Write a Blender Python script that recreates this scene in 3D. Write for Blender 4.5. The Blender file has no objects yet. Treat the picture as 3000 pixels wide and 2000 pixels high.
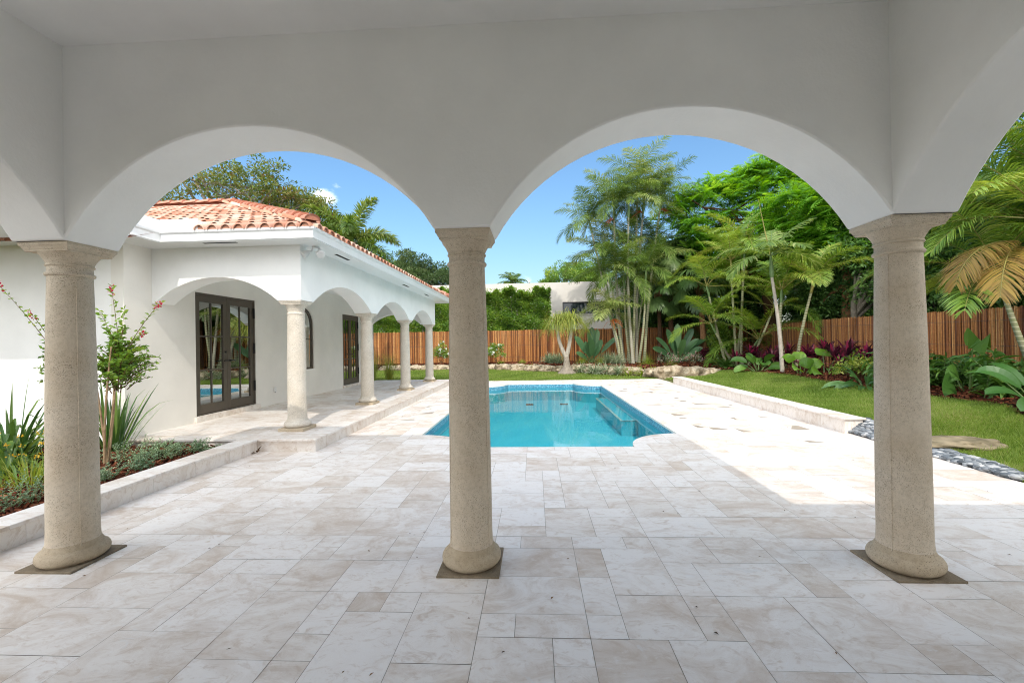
import bpy, math, random
import numpy as np
from mathutils import Vector, Matrix

rng = np.random.default_rng(7)
random.seed(7)
scene = bpy.context.scene
COL = scene.collection

# ------------------------------------------------------------------ camera
def set_camera():
    yaw, pitch, roll = 0.0516, 0.0049, -0.0175
    cy, sy, cp, sp = math.cos(yaw), math.sin(yaw), math.cos(pitch), math.sin(pitch)
    f = Vector((-sy * cp, cy * cp, sp)); r = Vector((cy, sy, 0)); u = r.cross(f)
    cr, sr = math.cos(roll), math.sin(roll)
    r2 = cr * r + sr * u; u2 = -sr * r + cr * u
    cam = bpy.data.cameras.new('camera')
    cam.sensor_width = 36.0; cam.lens = 1271.45 / 3000 * 36
    cam.clip_start = 0.05; cam.clip_end = 2000
    o = bpy.data.objects.new('camera', cam); COL.objects.link(o)
    m = Matrix(((r2.x, u2.x, -f.x, 0), (r2.y, u2.y, -f.y, 0), (r2.z, u2.z, -f.z, 1.5), (0, 0, 0, 1)))
    o.matrix_world = m
    scene.camera = o
set_camera()

# ------------------------------------------------------------------ light
SUN = Vector((0.2, -1.0, 1.09)).normalized()
def set_light():
    w = bpy.data.worlds.new('World'); scene.world = w; w.use_nodes = True
    nt = w.node_tree; nt.nodes.clear()
    N = nt.nodes.new; L = nt.links.new
    out = N('ShaderNodeOutputWorld'); bg = N('ShaderNodeBackground'); sky = N('ShaderNodeTexSky')
    sky.sky_type = 'NISHITA'; sky.sun_disc = False
    sky.sun_elevation = math.asin(SUN.z)
    sky.sun_rotation = math.atan2(SUN.x, SUN.y)
    sky.air_density = 1.55; sky.dust_density = 1.8; sky.ozone_density = 8
    bg.inputs['Strength'].default_value = SKY_STRENGTH
    # a few small clouds in view, plus large unseen ones added for fill light
    tc = N('ShaderNodeTexCoord'); nz = N('ShaderNodeTexNoise'); nz.inputs['Scale'].default_value = 16; nz.inputs['Detail'].default_value = 9; nz.inputs['Roughness'].default_value = 0.62
    mp = N('ShaderNodeMapping'); mp.inputs['Scale'].default_value = (1, 1, 1.9)
    L(tc.outputs['Generated'], mp.inputs['Vector']); L(mp.outputs[0], nz.inputs['Vector'])
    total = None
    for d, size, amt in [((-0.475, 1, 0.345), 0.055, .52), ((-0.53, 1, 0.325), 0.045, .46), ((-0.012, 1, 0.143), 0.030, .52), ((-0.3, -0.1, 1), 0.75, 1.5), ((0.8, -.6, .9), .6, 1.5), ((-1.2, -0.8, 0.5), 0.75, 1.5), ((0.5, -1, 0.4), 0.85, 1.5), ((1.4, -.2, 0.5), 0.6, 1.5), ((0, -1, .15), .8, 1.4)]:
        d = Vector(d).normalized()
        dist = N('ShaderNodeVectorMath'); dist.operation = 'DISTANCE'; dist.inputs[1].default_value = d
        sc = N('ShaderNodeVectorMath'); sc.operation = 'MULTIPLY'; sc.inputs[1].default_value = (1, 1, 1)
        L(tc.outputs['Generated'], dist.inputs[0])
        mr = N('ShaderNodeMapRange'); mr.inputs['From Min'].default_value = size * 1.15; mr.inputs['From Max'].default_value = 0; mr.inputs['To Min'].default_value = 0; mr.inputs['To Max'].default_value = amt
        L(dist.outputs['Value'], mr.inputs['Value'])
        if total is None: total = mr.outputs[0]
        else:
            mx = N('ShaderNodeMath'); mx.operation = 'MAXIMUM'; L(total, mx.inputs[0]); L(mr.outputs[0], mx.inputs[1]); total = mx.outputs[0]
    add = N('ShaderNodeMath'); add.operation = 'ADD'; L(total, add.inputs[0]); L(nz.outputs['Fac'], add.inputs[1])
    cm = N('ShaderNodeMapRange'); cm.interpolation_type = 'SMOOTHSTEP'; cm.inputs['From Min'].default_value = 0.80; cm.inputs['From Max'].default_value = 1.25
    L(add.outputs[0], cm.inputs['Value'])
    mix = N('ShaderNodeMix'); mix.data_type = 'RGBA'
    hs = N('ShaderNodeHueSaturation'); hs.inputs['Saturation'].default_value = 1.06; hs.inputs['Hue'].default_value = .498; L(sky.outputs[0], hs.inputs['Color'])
    L(cm.outputs[0], mix.inputs['Factor']); L(hs.outputs[0], mix.inputs['A']); mix.inputs['B'].default_value = CLOUD_FILL_COLOR
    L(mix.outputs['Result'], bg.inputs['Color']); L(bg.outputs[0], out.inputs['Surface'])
    s = bpy.data.lights.new('sun', 'SUN'); s.energy = SUN_STRENGTH; s.angle = math.radians(0.53); s.color = (1.0, 0.935, 0.84)
    so = bpy.data.objects.new('sun', s); COL.objects.link(so)
    so.rotation_euler = SUN.to_track_quat('Z', 'Y').to_euler(); so.location = (5, -10, 30)
    vs = scene.view_settings
    scene.display_settings.display_device = 'sRGB'
    vs.view_transform = 'Standard'; vs.look = 'None'; vs.exposure = EXPOSURE; vs.gamma = 1; vs.use_curve_mapping = False
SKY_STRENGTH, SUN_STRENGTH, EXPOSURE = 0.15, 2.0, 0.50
CLOUD_FILL_COLOR = (13.5, 13.7, 14.0, 1)  # brightness of all clouds, raised so the added unseen ones fill the shade
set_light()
scene.render.engine = 'CYCLES'
scene.cycles.max_bounces = 10; scene.cycles.diffuse_bounces = 6; scene.cycles.transparent_max_bounces = 12
scene.cycles.glossy_bounces = 4; scene.cycles.use_denoising = True; scene.cycles.filter_width = 1.05; scene.cycles.denoising_prefilter = 'NONE'
scene.cycles.caustics_reflective = False; scene.cycles.caustics_refractive = False

# ------------------------------------------------------------------ materials
def new_mat(name):
    m = bpy.data.materials.new(name); m.use_nodes = True
    nt = m.node_tree; nt.nodes.clear()
    return m, nt, nt.nodes.new, nt.links.new
def ramp(N, stops):
    r = N('ShaderNodeValToRGB'); e = r.color_ramp.elements
    while len(e) < len(stops): e.new(0.5)
    for i, (p, c) in enumerate(stops):
        e[i].position = p; e[i].color = (*c, 1)
    return r
def coords(N, L, scale=(1, 1, 1), use='Object'):
    tc = N('ShaderNodeTexCoord'); mp = N('ShaderNodeMapping'); mp.inputs['Scale'].default_value = scale
    L(tc.outputs[use], mp.inputs['Vector']); return mp.outputs[0]
def noise(N, L, vec, scale, detail=4, rough=.55, dist=0):
    n = N('ShaderNodeTexNoise'); n.inputs['Scale'].default_value = scale; n.inputs['Detail'].default_value = detail
    n.inputs['Roughness'].default_value = rough; n.inputs['Distortion'].default_value = dist
    L(vec, n.inputs['Vector']); return n.outputs['Fac']
def bump(N, L, h, strength, dist, normal=None):
    b = N('ShaderNodeBump'); b.inputs['Strength'].default_value = strength; b.inputs['Distance'].default_value = dist
    L(h, b.inputs['Height'])
    if normal: L(normal, b.inputs['Normal'])
    return b.outputs[0]
def mixc(N, L, fac, a, b, mode='MIX'):
    m = N('ShaderNodeMix'); m.data_type = 'RGBA'; m.blend_type = mode
    if hasattr(fac, 'links') or not isinstance(fac, (int, float)): L(fac, m.inputs['Factor'])
    else: m.inputs['Factor'].default_value = fac
    for s, v in (('A', a), ('B', b)):
        if isinstance(v, tuple): m.inputs[s].default_value = (*v, 1)
        else: L(v, m.inputs[s])
    return m.outputs['Result']
def maprange(N, L, v, a, b, c=0, d=1):
    m = N('ShaderNodeMapRange'); m.inputs['From Min'].default_value = a; m.inputs['From Max'].default_value = b
    m.inputs['To Min'].default_value = c; m.inputs['To Max'].default_value = d
    L(v, m.inputs['Value']); return m.outputs[0]
def attr(N, name='rnd'):
    a = N('ShaderNodeAttribute'); a.attribute_name = name; return a.outputs['Fac']
def principled(N, L, nt, color, rough=.6, normal=None, spec=.5, metal=0):
    p = N('ShaderNodeBsdfPrincipled'); o = N('ShaderNodeOutputMaterial')
    if isinstance(color, tuple): p.inputs['Base Color'].default_value = (*color, 1)
    else: L(color, p.inputs['Base Color'])
    if isinstance(rough, (int, float)): p.inputs['Roughness'].default_value = rough
    else: L(rough, p.inputs['Roughness'])
    p.inputs['Specular IOR Level'].default_value = spec; p.inputs['Metallic'].default_value = metal
    if normal is not None: L(normal, p.inputs['Normal'])
    L(p.outputs[0], o.inputs['Surface']); return p, o

def mat_stucco(name, c, bs=.45):
    m, nt, N, L = new_mat(name); v = coords(N, L)
    n1 = noise(N, L, v, 1.1, 5, .6); n2 = noise(N, L, v, 55, 3, .6); n3 = noise(N, L, v, 5, 4, .6)
    c2 = tuple(x * .905 for x in c); c3 = (c[0] * .90, c[1] * .895, c[2] * .87)
    col = mixc(N, L, maprange(N, L, n1, .35, .7), c, c2)
    n4 = noise(N, L, v, 2.3, 8, .7)
    col = mixc(N, L, maprange(N, L, n4, .62, .8, 0, .35), col, c3)
    nm = bump(N, L, n2, bs, .003); nm = bump(N, L, n3, .25, .012, nm)
    principled(N, L, nt, col, .85, nm, .25); return m
def mat_plain(name, c, rough=.5, spec=.5, metal=0, var=.08, scale=9):
    m, nt, N, L = new_mat(name); v = coords(N, L)
    n = noise(N, L, v, scale, 5, .6)
    col = mixc(N, L, maprange(N, L, n, .3, .7), c, tuple(x * (1 - var * 2) for x in c))
    principled(N, L, nt, col, rough, bump(N, L, n, .05, .004), spec, metal); return m
def mat_leaf(name, stops, trans=.28, rough=.42, gloss=.4):
    m, nt, N, L = new_mat(name)
    col = ramp(N, stops); L(attr(N), col.inputs['Fac'])
    p = N('ShaderNodeBsdfPrincipled'); L(col.outputs[0], p.inputs['Base Color']); p.inputs['Roughness'].default_value = rough; p.inputs['Specular IOR Level'].default_value = gloss
    t = N('ShaderNodeBsdfTranslucent'); hs = N('ShaderNodeHueSaturation'); hs.inputs['Hue'].default_value = .475; hs.inputs['Saturation'].default_value = 1.1; hs.inputs['Value'].default_value = 1.7
    L(col.outputs[0], hs.inputs['Color']); L(hs.outputs[0], t.inputs['Color'])
    mx = N('ShaderNodeMixShader'); mx.inputs[0].default_value = trans; o = N('ShaderNodeOutputMaterial')
    L(p.outputs[0], mx.inputs[1]); L(t.outputs[0], mx.inputs[2]); L(mx.outputs[0], o.inputs['Surface']); return m
def mat_rnd(name, stops, rough=.7, spec=.3, nscale=12, namt=.35, bmp=.2):
    """colour from the per-piece attribute, broken up by noise"""
    m, nt, N, L = new_mat(name); v = coords(N, L)
    col = ramp(N, stops); L(attr(N), col.inputs['Fac'])
    n = noise(N, L, v, nscale, 6, .65)
    c = mixc(N, L, maprange(N, L, n, .35, .75, 0, namt), col.outputs[0], tuple(x * .45 for x in stops[0][1]))
    principled(N, L, nt, c, rough, bump(N, L, n, bmp, .01), spec); return m
def mat_travertine(name, dark=1.0, tonal=1.0):
    m, nt, N, L = new_mat(name)
    r = attr(N); v = coords(N, L)
    cb = N('ShaderNodeCombineXYZ'); ml = N('ShaderNodeMath'); ml.operation = 'MULTIPLY'; ml.inputs[1].default_value = 173.0; L(r, ml.inputs[0])
    L(ml.outputs[0], cb.inputs[0]); ml2 = N('ShaderNodeMath'); ml2.operation = 'MULTIPLY'; ml2.inputs[1].default_value = 71.0; L(r, ml2.inputs[0]); L(ml2.outputs[0], cb.inputs[2])
    ad = N('ShaderNodeVectorMath'); L(v, ad.inputs[0]); L(cb.outputs[0], ad.inputs[1])
    mp = N('ShaderNodeMapping'); mp.inputs['Scale'].default_value = (1, 1.6, 1); mp.inputs['Rotation'].default_value = (0, 0, .5)
    L(ad.outputs[0], mp.inputs['Vector']); tv = mp.outputs[0]
    n1 = noise(N, L, tv, 2.2, 8, .68, 1.2); n2 = noise(N, L, tv, 7, 9, .7, 1.8); n3 = noise(N, L, tv, 70, 2)
    # some whole tiles are tan: use fraction of a hashed attribute
    wn = N('ShaderNodeTexWhiteNoise'); wn.noise_dimensions = '1D'; L(r, wn.inputs['W'])
    tone = ramp(N, [(0, (.80, .762, .725)), (.5, (.785, .742, .70)), (.8, (.76, .71, .655)), (.93, (.735, .685, .635)), (1, (.69, .63, .57))]); tm = N('ShaderNodeMath'); tm.operation = 'MULTIPLY'; tm.inputs[1].default_value = tonal; L(wn.outputs['Value'], tm.inputs[0]); L(tm.outputs[0], tone.inputs['Fac'])
    th = N('ShaderNodeMath'); th.operation = 'MULTIPLY'; th.inputs[1].default_value = .20; L(tm.outputs[0], th.inputs[0])
    sub = N('ShaderNodeMath'); sub.operation = 'ADD'; L(n1, sub.inputs[0]); L(th.outputs[0], sub.inputs[1])
    c = mixc(N, L, maprange(N, L, sub.outputs[0], .54, .80, 0, .85), tone.outputs[0], (.53, .425, .335))
    c = mixc(N, L, maprange(N, L, n2, .53, .70, 0, .65), c, (.50, .385, .29)); n5 = noise(N, L, tv, 3.3, 10, .74, 2.6); c = mixc(N, L, maprange(N, L, n5, .56, .63, 0, .42), c, (.55, .46, .385)); c = mixc(N, L, maprange(N, L, n5, .40, .36, 0, .5), c, (.70, .685, .67))
    c = mixc(N, L, maprange(N, L, n2, .30, .42, .5, 0), c, (.80, .78, .77))
    pit = maprange(N, L, n3, .72, .8, 0, .5)
    c = mixc(N, L, pit, c, (.42, .37, .31))
    if dark != 1.0: c = mixc(N, L, 1.0, c, (dark, dark * .985, dark * .96), 'MULTIPLY')
    h = N('ShaderNodeMath'); h.operation = 'SUBTRACT'; L(n2, h.inputs[0]); L(pit, h.inputs[1])
    principled(N, L, nt, c, maprange(N, L, n1, .3, .7, .34, .55), bump(N, L, h.outputs[0], .12, .004), .35); return m
def mat_coral(name, base, stain):
    m, nt, N, L = new_mat(name); v = coords(N, L)
    vo = N('ShaderNodeTexVoronoi'); vo.inputs['Scale'].default_value = 160; vs = N('ShaderNodeMapping'); vs.inputs['Scale'].default_value = (.8, .8, 1.25)
    L(v, vs.inputs['Vector']); nd = noise(N, L, v, 60, 3, .6)
    va = N('ShaderNodeVectorMath'); va.operation = 'ADD'; sc = N('ShaderNodeVectorMath'); sc.operation = 'SCALE'; sc.inputs['Scale'].default_value = .02
    L(nd, sc.inputs[0]); L(vs.outputs[0], va.inputs[0]); L(sc.outputs[0], va.inputs[1]); L(va.outputs[0], vo.inputs['Vector'])
    keep = N('ShaderNodeSeparateColor'); L(vo.outputs['Color'], keep.inputs[0])
    spot = maprange(N, L, vo.outputs['Distance'], .42, .22, 0, 1)
    cluster = maprange(N, L, noise(N, L, v, 5, 4, .6), .38, .62, .25, 1.0)
    sel = N('ShaderNodeMath'); sel.operation = 'GREATER_THAN'; L(keep.outputs[0], sel.inputs[0]); sel.inputs[1].default_value = .33
    ml = N('ShaderNodeMath'); ml.operation = 'MULTIPLY'; L(spot, ml.inputs[0]); L(sel.outputs[0], ml.inputs[1])
    ml3 = N('ShaderNodeMath'); ml3.operation = 'MULTIPLY'; L(ml.outputs[0], ml3.inputs[0]); L(cluster, ml3.inputs[1])
    n1 = noise(N, L, v, 3.2, 6, .65); n2 = noise(N, L, v, 38, 4, .7)
    c = mixc(N, L, maprange(N, L, n1, .35, .68), base, stain)
    c = mixc(N, L, maprange(N, L, n2, .45, .75, 0, .45), c, tuple(x * .62 for x in stain))
    sp = ramp(N, [(0, (.10, .08, .055)), (.4, (.20, .16, .11)), (1, (.36, .30, .22))]); L(keep.outputs[1], sp.inputs['Fac'])
    c = mixc(N, L, ml3.outputs[0], c, sp.outputs[0])
    hh = N('ShaderNodeMath'); hh.operation = 'SUBTRACT'; L(n2, hh.inputs[0]); L(ml3.outputs[0], hh.inputs[1])
    principled(N, L, nt, c, .85, bump(N, L, hh.outputs[0], .5, .004), .2); return m
def mat_rock(name):
    m, nt, N, L = new_mat(name); v = coords(N, L)
    n1 = noise(N, L, v, 3, 8, .7, .8); n2 = noise(N, L, v, 14, 6, .7)
    r = ramp(N, [(.28, (.07, .055, .038)), (.44, (.27, .21, .135)), (.56, (.46, .39, .285)), (.75, (.60, .545, .44))]); L(n1, r.inputs['Fac'])
    c = mixc(N, L, maprange(N, L, n2, .56, .7, 0, .7), r.outputs[0], (.15, .12, .085))
    principled(N, L, nt, c, .9, bump(N, L, n2, .8, .03), .2); return m
def mat_bark(name, c1, c2, ring=0, scale=9):
    m, nt, N, L = new_mat(name); v = coords(N, L)
    n = noise(N, L, v, scale, 6, .65); 
    c = mixc(N, L, maprange(N, L, n, .35, .65), c1, c2); h = n
    if ring:
        w = N('ShaderNodeTexWave'); w.wave_type = 'BANDS'; w.bands_direction = 'Z'; w.inputs['Scale'].default_value = ring; w.inputs['Distortion'].default_value = .8; w.inputs['Detail'].default_value = 2
        L(v, w.inputs['Vector'])
        c = mixc(N, L, maprange(N, L, w.outputs['Fac'], .80, .93), c, tuple(min(.75, x * 1.45 + .07) for x in c2))
    principled(N, L, nt, c, .8, bump(N, L, h, .4, .012), .25); return m
def mat_glass():
    m, nt, N, L = new_mat('window glass')
    fr = N('ShaderNodeFresnel'); fr.inputs['IOR'].default_value = 2.1
    g = N('ShaderNodeBsdfGlossy'); g.inputs['Roughness'].default_value = .005; g.inputs['Color'].default_value = (.92, .95, .92, 1)
    t = N('ShaderNodeBsdfTransparent'); t.inputs['Color'].default_value = (.92, .93, .86, 1)
    mx = N('ShaderNodeMixShader'); ad = N('ShaderNodeMath'); ad.operation = 'ADD'; ad.inputs[1].default_value = .30; ad.use_clamp = True
    L(fr.outputs[0], ad.inputs[0]); L(ad.outputs[0], mx.inputs[0]); L(t.outputs[0], mx.inputs[1]); L(g.outputs[0], mx.inputs[2])
    o = N('ShaderNodeOutputMaterial'); L(mx.outputs[0], o.inputs['Surface']); return m
def mat_water():
    m, nt, N, L = new_mat('pool water')
    v = coords(N, L, (1, .55, 1)); n = noise(N, L, v, 2.6, 3, .5); n2 = noise(N, L, v, 9, 2, .5)
    nm = bump(N, L, n, .07, .05); nm = bump(N, L, n2, .05, .012, nm)
    fr = N('ShaderNodeFresnel'); fr.inputs['IOR'].default_value = 1.33; L(nm, fr.inputs['Normal'])
    g = N('ShaderNodeBsdfGlossy'); g.inputs['Roughness'].default_value = .01; L(nm, g.inputs['Normal'])
    t = N('ShaderNodeBsdfTransparent'); t.inputs['Color'].default_value = (.68, .93, .97, 1)
    mx = N('ShaderNodeMixShader'); L(fr.outputs[0], mx.inputs[0]); L(t.outputs[0], mx.inputs[1]); L(g.outputs[0], mx.inputs[2])
    o = N('ShaderNodeOutputMaterial'); L(mx.outputs[0], o.inputs['Surface']); return m
def mat_poolshell():
    m, nt, N, L = new_mat('turquoise pool finish'); v = coords(N, L)
    sx = N('ShaderNodeSeparateXYZ'); L(v, sx.inputs[0])
    br = N('ShaderNodeTexVoronoi'); br.distance = 'CHEBYCHEV'; br.inputs['Scale'].default_value = 38; br.inputs['Randomness'].default_value = 0.0; L(v, br.inputs['Vector'])
    mos = ramp(N, [(0, (.012, .10, .20)), (.35, (.03, .20, .33)), (.7, (.07, .32, .45)), (1, (.22, .50, .60))])
    sc = N('ShaderNodeSeparateColor'); L(br.outputs['Color'], sc.inputs[0]); L(sc.outputs[0], mos.inputs['Fac'])
    gr = maprange(N, L, br.outputs['Distance'], .42, .47); mosc = mixc(N, L, gr, mos.outputs[0], (.25, .42, .50))
    n = noise(N, L, v, 1.2, 4, .6); pl = mixc(N, L, n, (.085, .47, .56), (.125, .56, .64))
    band = N('ShaderNodeMath'); band.operation = 'GREATER_THAN'; band.inputs[1].default_value = -.16; L(sx.outputs['Z'], band.inputs[0])
    c = mixc(N, L, band.outputs[0], pl, mosc)
    principled(N, L, nt, c, .4, None, .4); return m

M = {}
M['stucco'] = mat_stucco('white painted stucco', (.88, .88, .862))
M['stucco_cream'] = mat_stucco('cream painted stucco', (.82, .795, .74))
M['stucco_beige'] = mat_stucco('pale beige render', (.64, .605, .555))
M['ceiling'] = mat_stucco('smooth white ceiling paint', (.86, .86, .85), .1)
M['travertine'] = mat_travertine('ivory travertine')
M['travertine_edge'] = mat_travertine('ivory travertine edge', .97, .35)
M['damp'] = mat_plain('damp tan patch', (.40, .335, .265), .5, .4, 0, .15, 6)
M['grout'] = mat_plain('tan grout', (.30, .255, .195), .95, .1)
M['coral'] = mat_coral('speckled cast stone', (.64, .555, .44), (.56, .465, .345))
M['coral_base'] = mat_coral('stained cast stone', (.52, .435, .32), (.42, .335, .225))
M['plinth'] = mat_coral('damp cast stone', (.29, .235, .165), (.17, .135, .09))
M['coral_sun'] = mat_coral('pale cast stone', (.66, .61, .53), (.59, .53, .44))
M['trim'] = mat_plain('white gutter paint', (.80, .81, .81), .35, .5, 0, .03)
M['bronze'] = mat_plain('bronze door paint', (.085, .07, .053), .38, .5, 0, .05)
M['black'] = mat_plain('black metal', (.02, .02, .022), .35, .5)
M['slot'] = mat_plain('dark vent opening', (.035, .035, .035), .8, .2)
M['plastic'] = mat_plain('white plastic', (.74, .74, .73), .35)
M['glass'] = mat_glass()
M['water'] = mat_water()
M['glass_dark'] = mat_plain('dark tinted window glass', (.012, .022, .025), .04, .6, 0, 0)
M['pool'] = mat_poolshell()
M['room'] = mat_plain('beige room wall', (.78, .74, .63), .9, .1)
M['curtain'] = mat_plain('pale curtain', (.72, .70, .66), .9, .1)
M['tile'] = mat_rnd('terracotta barrel tile', [(0, (.42, .18, .11)), (.35, (.55, .30, .21)), (.7, (.62, .38, .29)), (1, (.66, .46, .37))], .85, .2, 7, .28)
M['tile_pan'] = mat_plain('dark terracotta', (.30, .09, .05), .9, .1)
M['ridge'] = mat_rnd('ridge barrel tile', [(0, (.42, .16, .10)), (1, (.55, .30, .22))], .85, .2, 7, .3)
M['bamboo'] = mat_rnd('stained bamboo cane', [(0, (.05, .017, .007)), (.22, (.21, .070, .022)), (.5, (.45, .172, .050)), (.8, (.62, .285, .088)), (1, (.78, .47, .20))], .45, .45, 16, .45, .2)
M['rock'] = mat_rock('weathered limestone')
M['rock_brown'] = mat_bark('mottled brown limestone', (.30, .245, .16), (.12, .10, .06), 0, 5)  # brown limestone with darker mottling
M['rock_dark'] = mat_rnd('grey pebble', [(0, (.06, .07, .08)), (.4, (.16, .18, .20)), (.8, (.30, .315, .33)), (1, (.55, .55, .54))], .55, .4, 20, .2)
M['mulch'] = mat_rnd('red bark chip', [(0, (.025, .010, .006)), (.4, (.085, .026, .014)), (.8, (.18, .055, .027)), (1, (.30, .12, .065))], .9, .1, 25, .3)
M['soil'] = mat_plain('dark mulch soil', (.055, .022, .013), .95, .1, 0, .3, 25)
M['dry'] = mat_rnd('dry fallen leaf', [(0, (.05, .03, .015)), (1, (.22, .11, .04))], .8, .2)
G = lambda *c: [(i / (len(c) - 1), x) for i, x in enumerate(c)]
M['grassblade'] = mat_leaf('lawn grass', G((0.090, 0.162, 0.024), (0.168, 0.270, 0.042), (0.252, 0.348, 0.072), (0.384, 0.360, 0.156)), .35, .55, .25)
M['lawn'] = mat_plain('lawn soil', (.14, .15, .05), .95, .1, 0, .3, 9)
M['palm'] = mat_leaf('palm leaflet', G((.04, .085, .016), (.085, .16, .028), (.165, .25, .05), (.38, .42, .16)), .36, .42, .35)
M['palm_yel'] = mat_leaf('yellow-green areca leaflet', G((0.069, 0.149, 0.023), (0.138, 0.253, 0.034), (0.230, 0.345, 0.052), (0.414, 0.437, 0.103)), .3, .38, .45)
M['palm_gold'] = mat_leaf('golden dying frond', G((.20, .13, .04), (.30, .20, .06), (.38, .27, .06), (.40, .34, .07)), .3, .45, .35)
M['palm_dark'] = mat_leaf('deep green palm leaflet', G((0.027, 0.085, 0.027), (0.053, 0.140, 0.037), (0.104, 0.225, 0.056), (0.188, 0.319, 0.112)), .22, .34, .5)
M['fan'] = mat_leaf('fan palm segment', G((0.033, 0.083, 0.022), (0.072, 0.143, 0.039), (0.132, 0.215, 0.066), (0.330, 0.396, 0.187)), .28, .4, .4)
M['poinciana'] = mat_leaf('bright feathery leaf', G((0.052, 0.156, 0.018), (0.104, 0.273, 0.026), (0.169, 0.377, 0.039), (0.273, 0.481, 0.072)), .48, .5, .25)
M['tree'] = mat_leaf('dark tree leaf', G((0.031, 0.086, 0.023), (0.061, 0.148, 0.035), (0.104, 0.217, 0.049), (0.192, 0.313, 0.078)), .22, .4, .4)
M['hedge'] = mat_leaf('glossy hedge leaf', G((0.055, 0.138, 0.020), (0.117, 0.235, 0.028), (0.193, 0.317, 0.041), (0.345, 0.428, 0.069)), .25, .3, .55)
M['almond'] = mat_leaf('almond leaf', G((.05, .09, .02), (.10, .16, .03), (.15, .20, .04), (.24, .25, .06), (.20, .10, .035)), .25, .45, .35)
M['mango'] = mat_leaf('mango leaf', G((.03, .065, .02), (.055, .105, .03), (.09, .145, .04), (.15, .19, .07)), .2, .4, .4)
M['strap'] = mat_leaf('strap leaf', G((0.036, 0.090, 0.024), (0.066, 0.150, 0.036), (0.108, 0.204, 0.042), (0.204, 0.300, 0.072)), .28, .35, .5)
M['varieg'] = mat_leaf('variegated grass leaf', G((.09, .15, .07), (.20, .27, .15), (.36, .41, .27), (.52, .55, .42)), .3, .5, .3)
M['lime'] = mat_leaf('lime grass', G((.10, .17, .02), (.17, .26, .03), (.26, .33, .05), (.36, .38, .10)), .35, .5, .3)
M['silver'] = mat_leaf('silvery shrub leaf', G((0.112, 0.193, 0.112), (0.203, 0.304, 0.182), (0.344, 0.456, 0.284), (0.527, 0.628, 0.405)), .25, .55, .25)
M['broad'] = mat_leaf('broad green leaf', G((.03, .085, .018), (.055, .14, .024), (.085, .19, .032), (.15, .28, .05)), .25, .4, .4)
M['broad_lime'] = mat_leaf('light green broad leaf', G((.08, .19, .02), (.14, .29, .025), (.20, .38, .04)), .38, .4, .4)
M['bop'] = mat_leaf('blue-green paddle leaf', G((0.042, 0.108, 0.054), (0.072, 0.168, 0.072), (0.108, 0.228, 0.090), (0.204, 0.360, 0.072)), .22, .35, .5)
M['cordy'] = mat_leaf('burgundy cordyline leaf', G((.025, .008, .014), (.06, .015, .025), (.13, .018, .035), (.34, .03, .08)), .25, .4, .4)
M['croton'] = mat_leaf('variegated yellow-green leaf', G((.05, .11, .02), (.14, .23, .03), (.32, .38, .07), (.52, .52, .16)), .3, .45, .35)
M['dief'] = mat_leaf('pale-centred broad leaf', G((.03, .09, .02), (.05, .14, .028), (.09, .19, .05)), .2, .4, .4)
M['cream'] = mat_leaf('cream marking', G((.42, .48, .30), (.55, .58, .42)), .2, .5, .3)
M['pony'] = mat_leaf('ponytail leaf', G((.10, .16, .025), (.17, .24, .035), (.27, .32, .05), (.42, .38, .09)), .3, .45, .35)
M['flower_red'] = mat_leaf('red blossom', G((.40, .015, .03), (.62, .03, .07)), .3, .6, .2)
M['flower_yel'] = mat_leaf('yellow blossom', G((.55, .36, .03), (.70, .50, .08)), .3, .6, .2)
M['flower_white'] = mat_leaf('white blossom', G((.70, .70, .68), (.82, .82, .80)), .3, .6, .2)
M['flower_pink'] = mat_leaf('pink blossom', G((.55, .22, .28), (.72, .42, .45)), .3, .6, .2)
M['infl'] = mat_leaf('orange palm fruit stalk', G((.35, .07, .03), (.48, .13, .04), (.55, .26, .06)), .1, .6, .2)
M['bark_grey'] = mat_bark('grey bark', (.30, .26, .21), (.19, .16, .125))
M['bark_brown'] = mat_bark('brown fibrous bark', (.16, .085, .045), (.09, .05, .028), 0, 14)
M['bark_rust'] = mat_bark('rusty fan palm bark', (.33, .18, .085), (.22, .11, .055), 0, 16)
M['bark_pale'] = mat_bark('pale smooth bark', (.52, .47, .40), (.40, .35, .29), 0, 7)
M['stem_ring'] = mat_bark('ringed green palm stem', (.24, .27, .13), (.30, .29, .19), 3.4)
M['stem_white'] = mat_bark('ringed pale palm stem', (.36, .345, .27), (.27, .255, .19), 3.2)
M['shaft'] = mat_plain('green palm crownshaft', (.15, .24, .09), .4, .4, 0, .12, 6)
M['stem_gold'] = mat_plain('golden areca stem', (.30, .27, .07), .5, .4, 0, .2, 5)
M['cane'] = mat_bark('peeling tan bark', (.42, .30, .18), (.22, .14, .08), 0, 12)
M['stalk'] = mat_plain('green leaf stalk', (.14, .22, .07), .5, .4, 0, .15)
M['wire'] = mat_plain('grey power line', (.12, .12, .12), .6)

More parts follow.
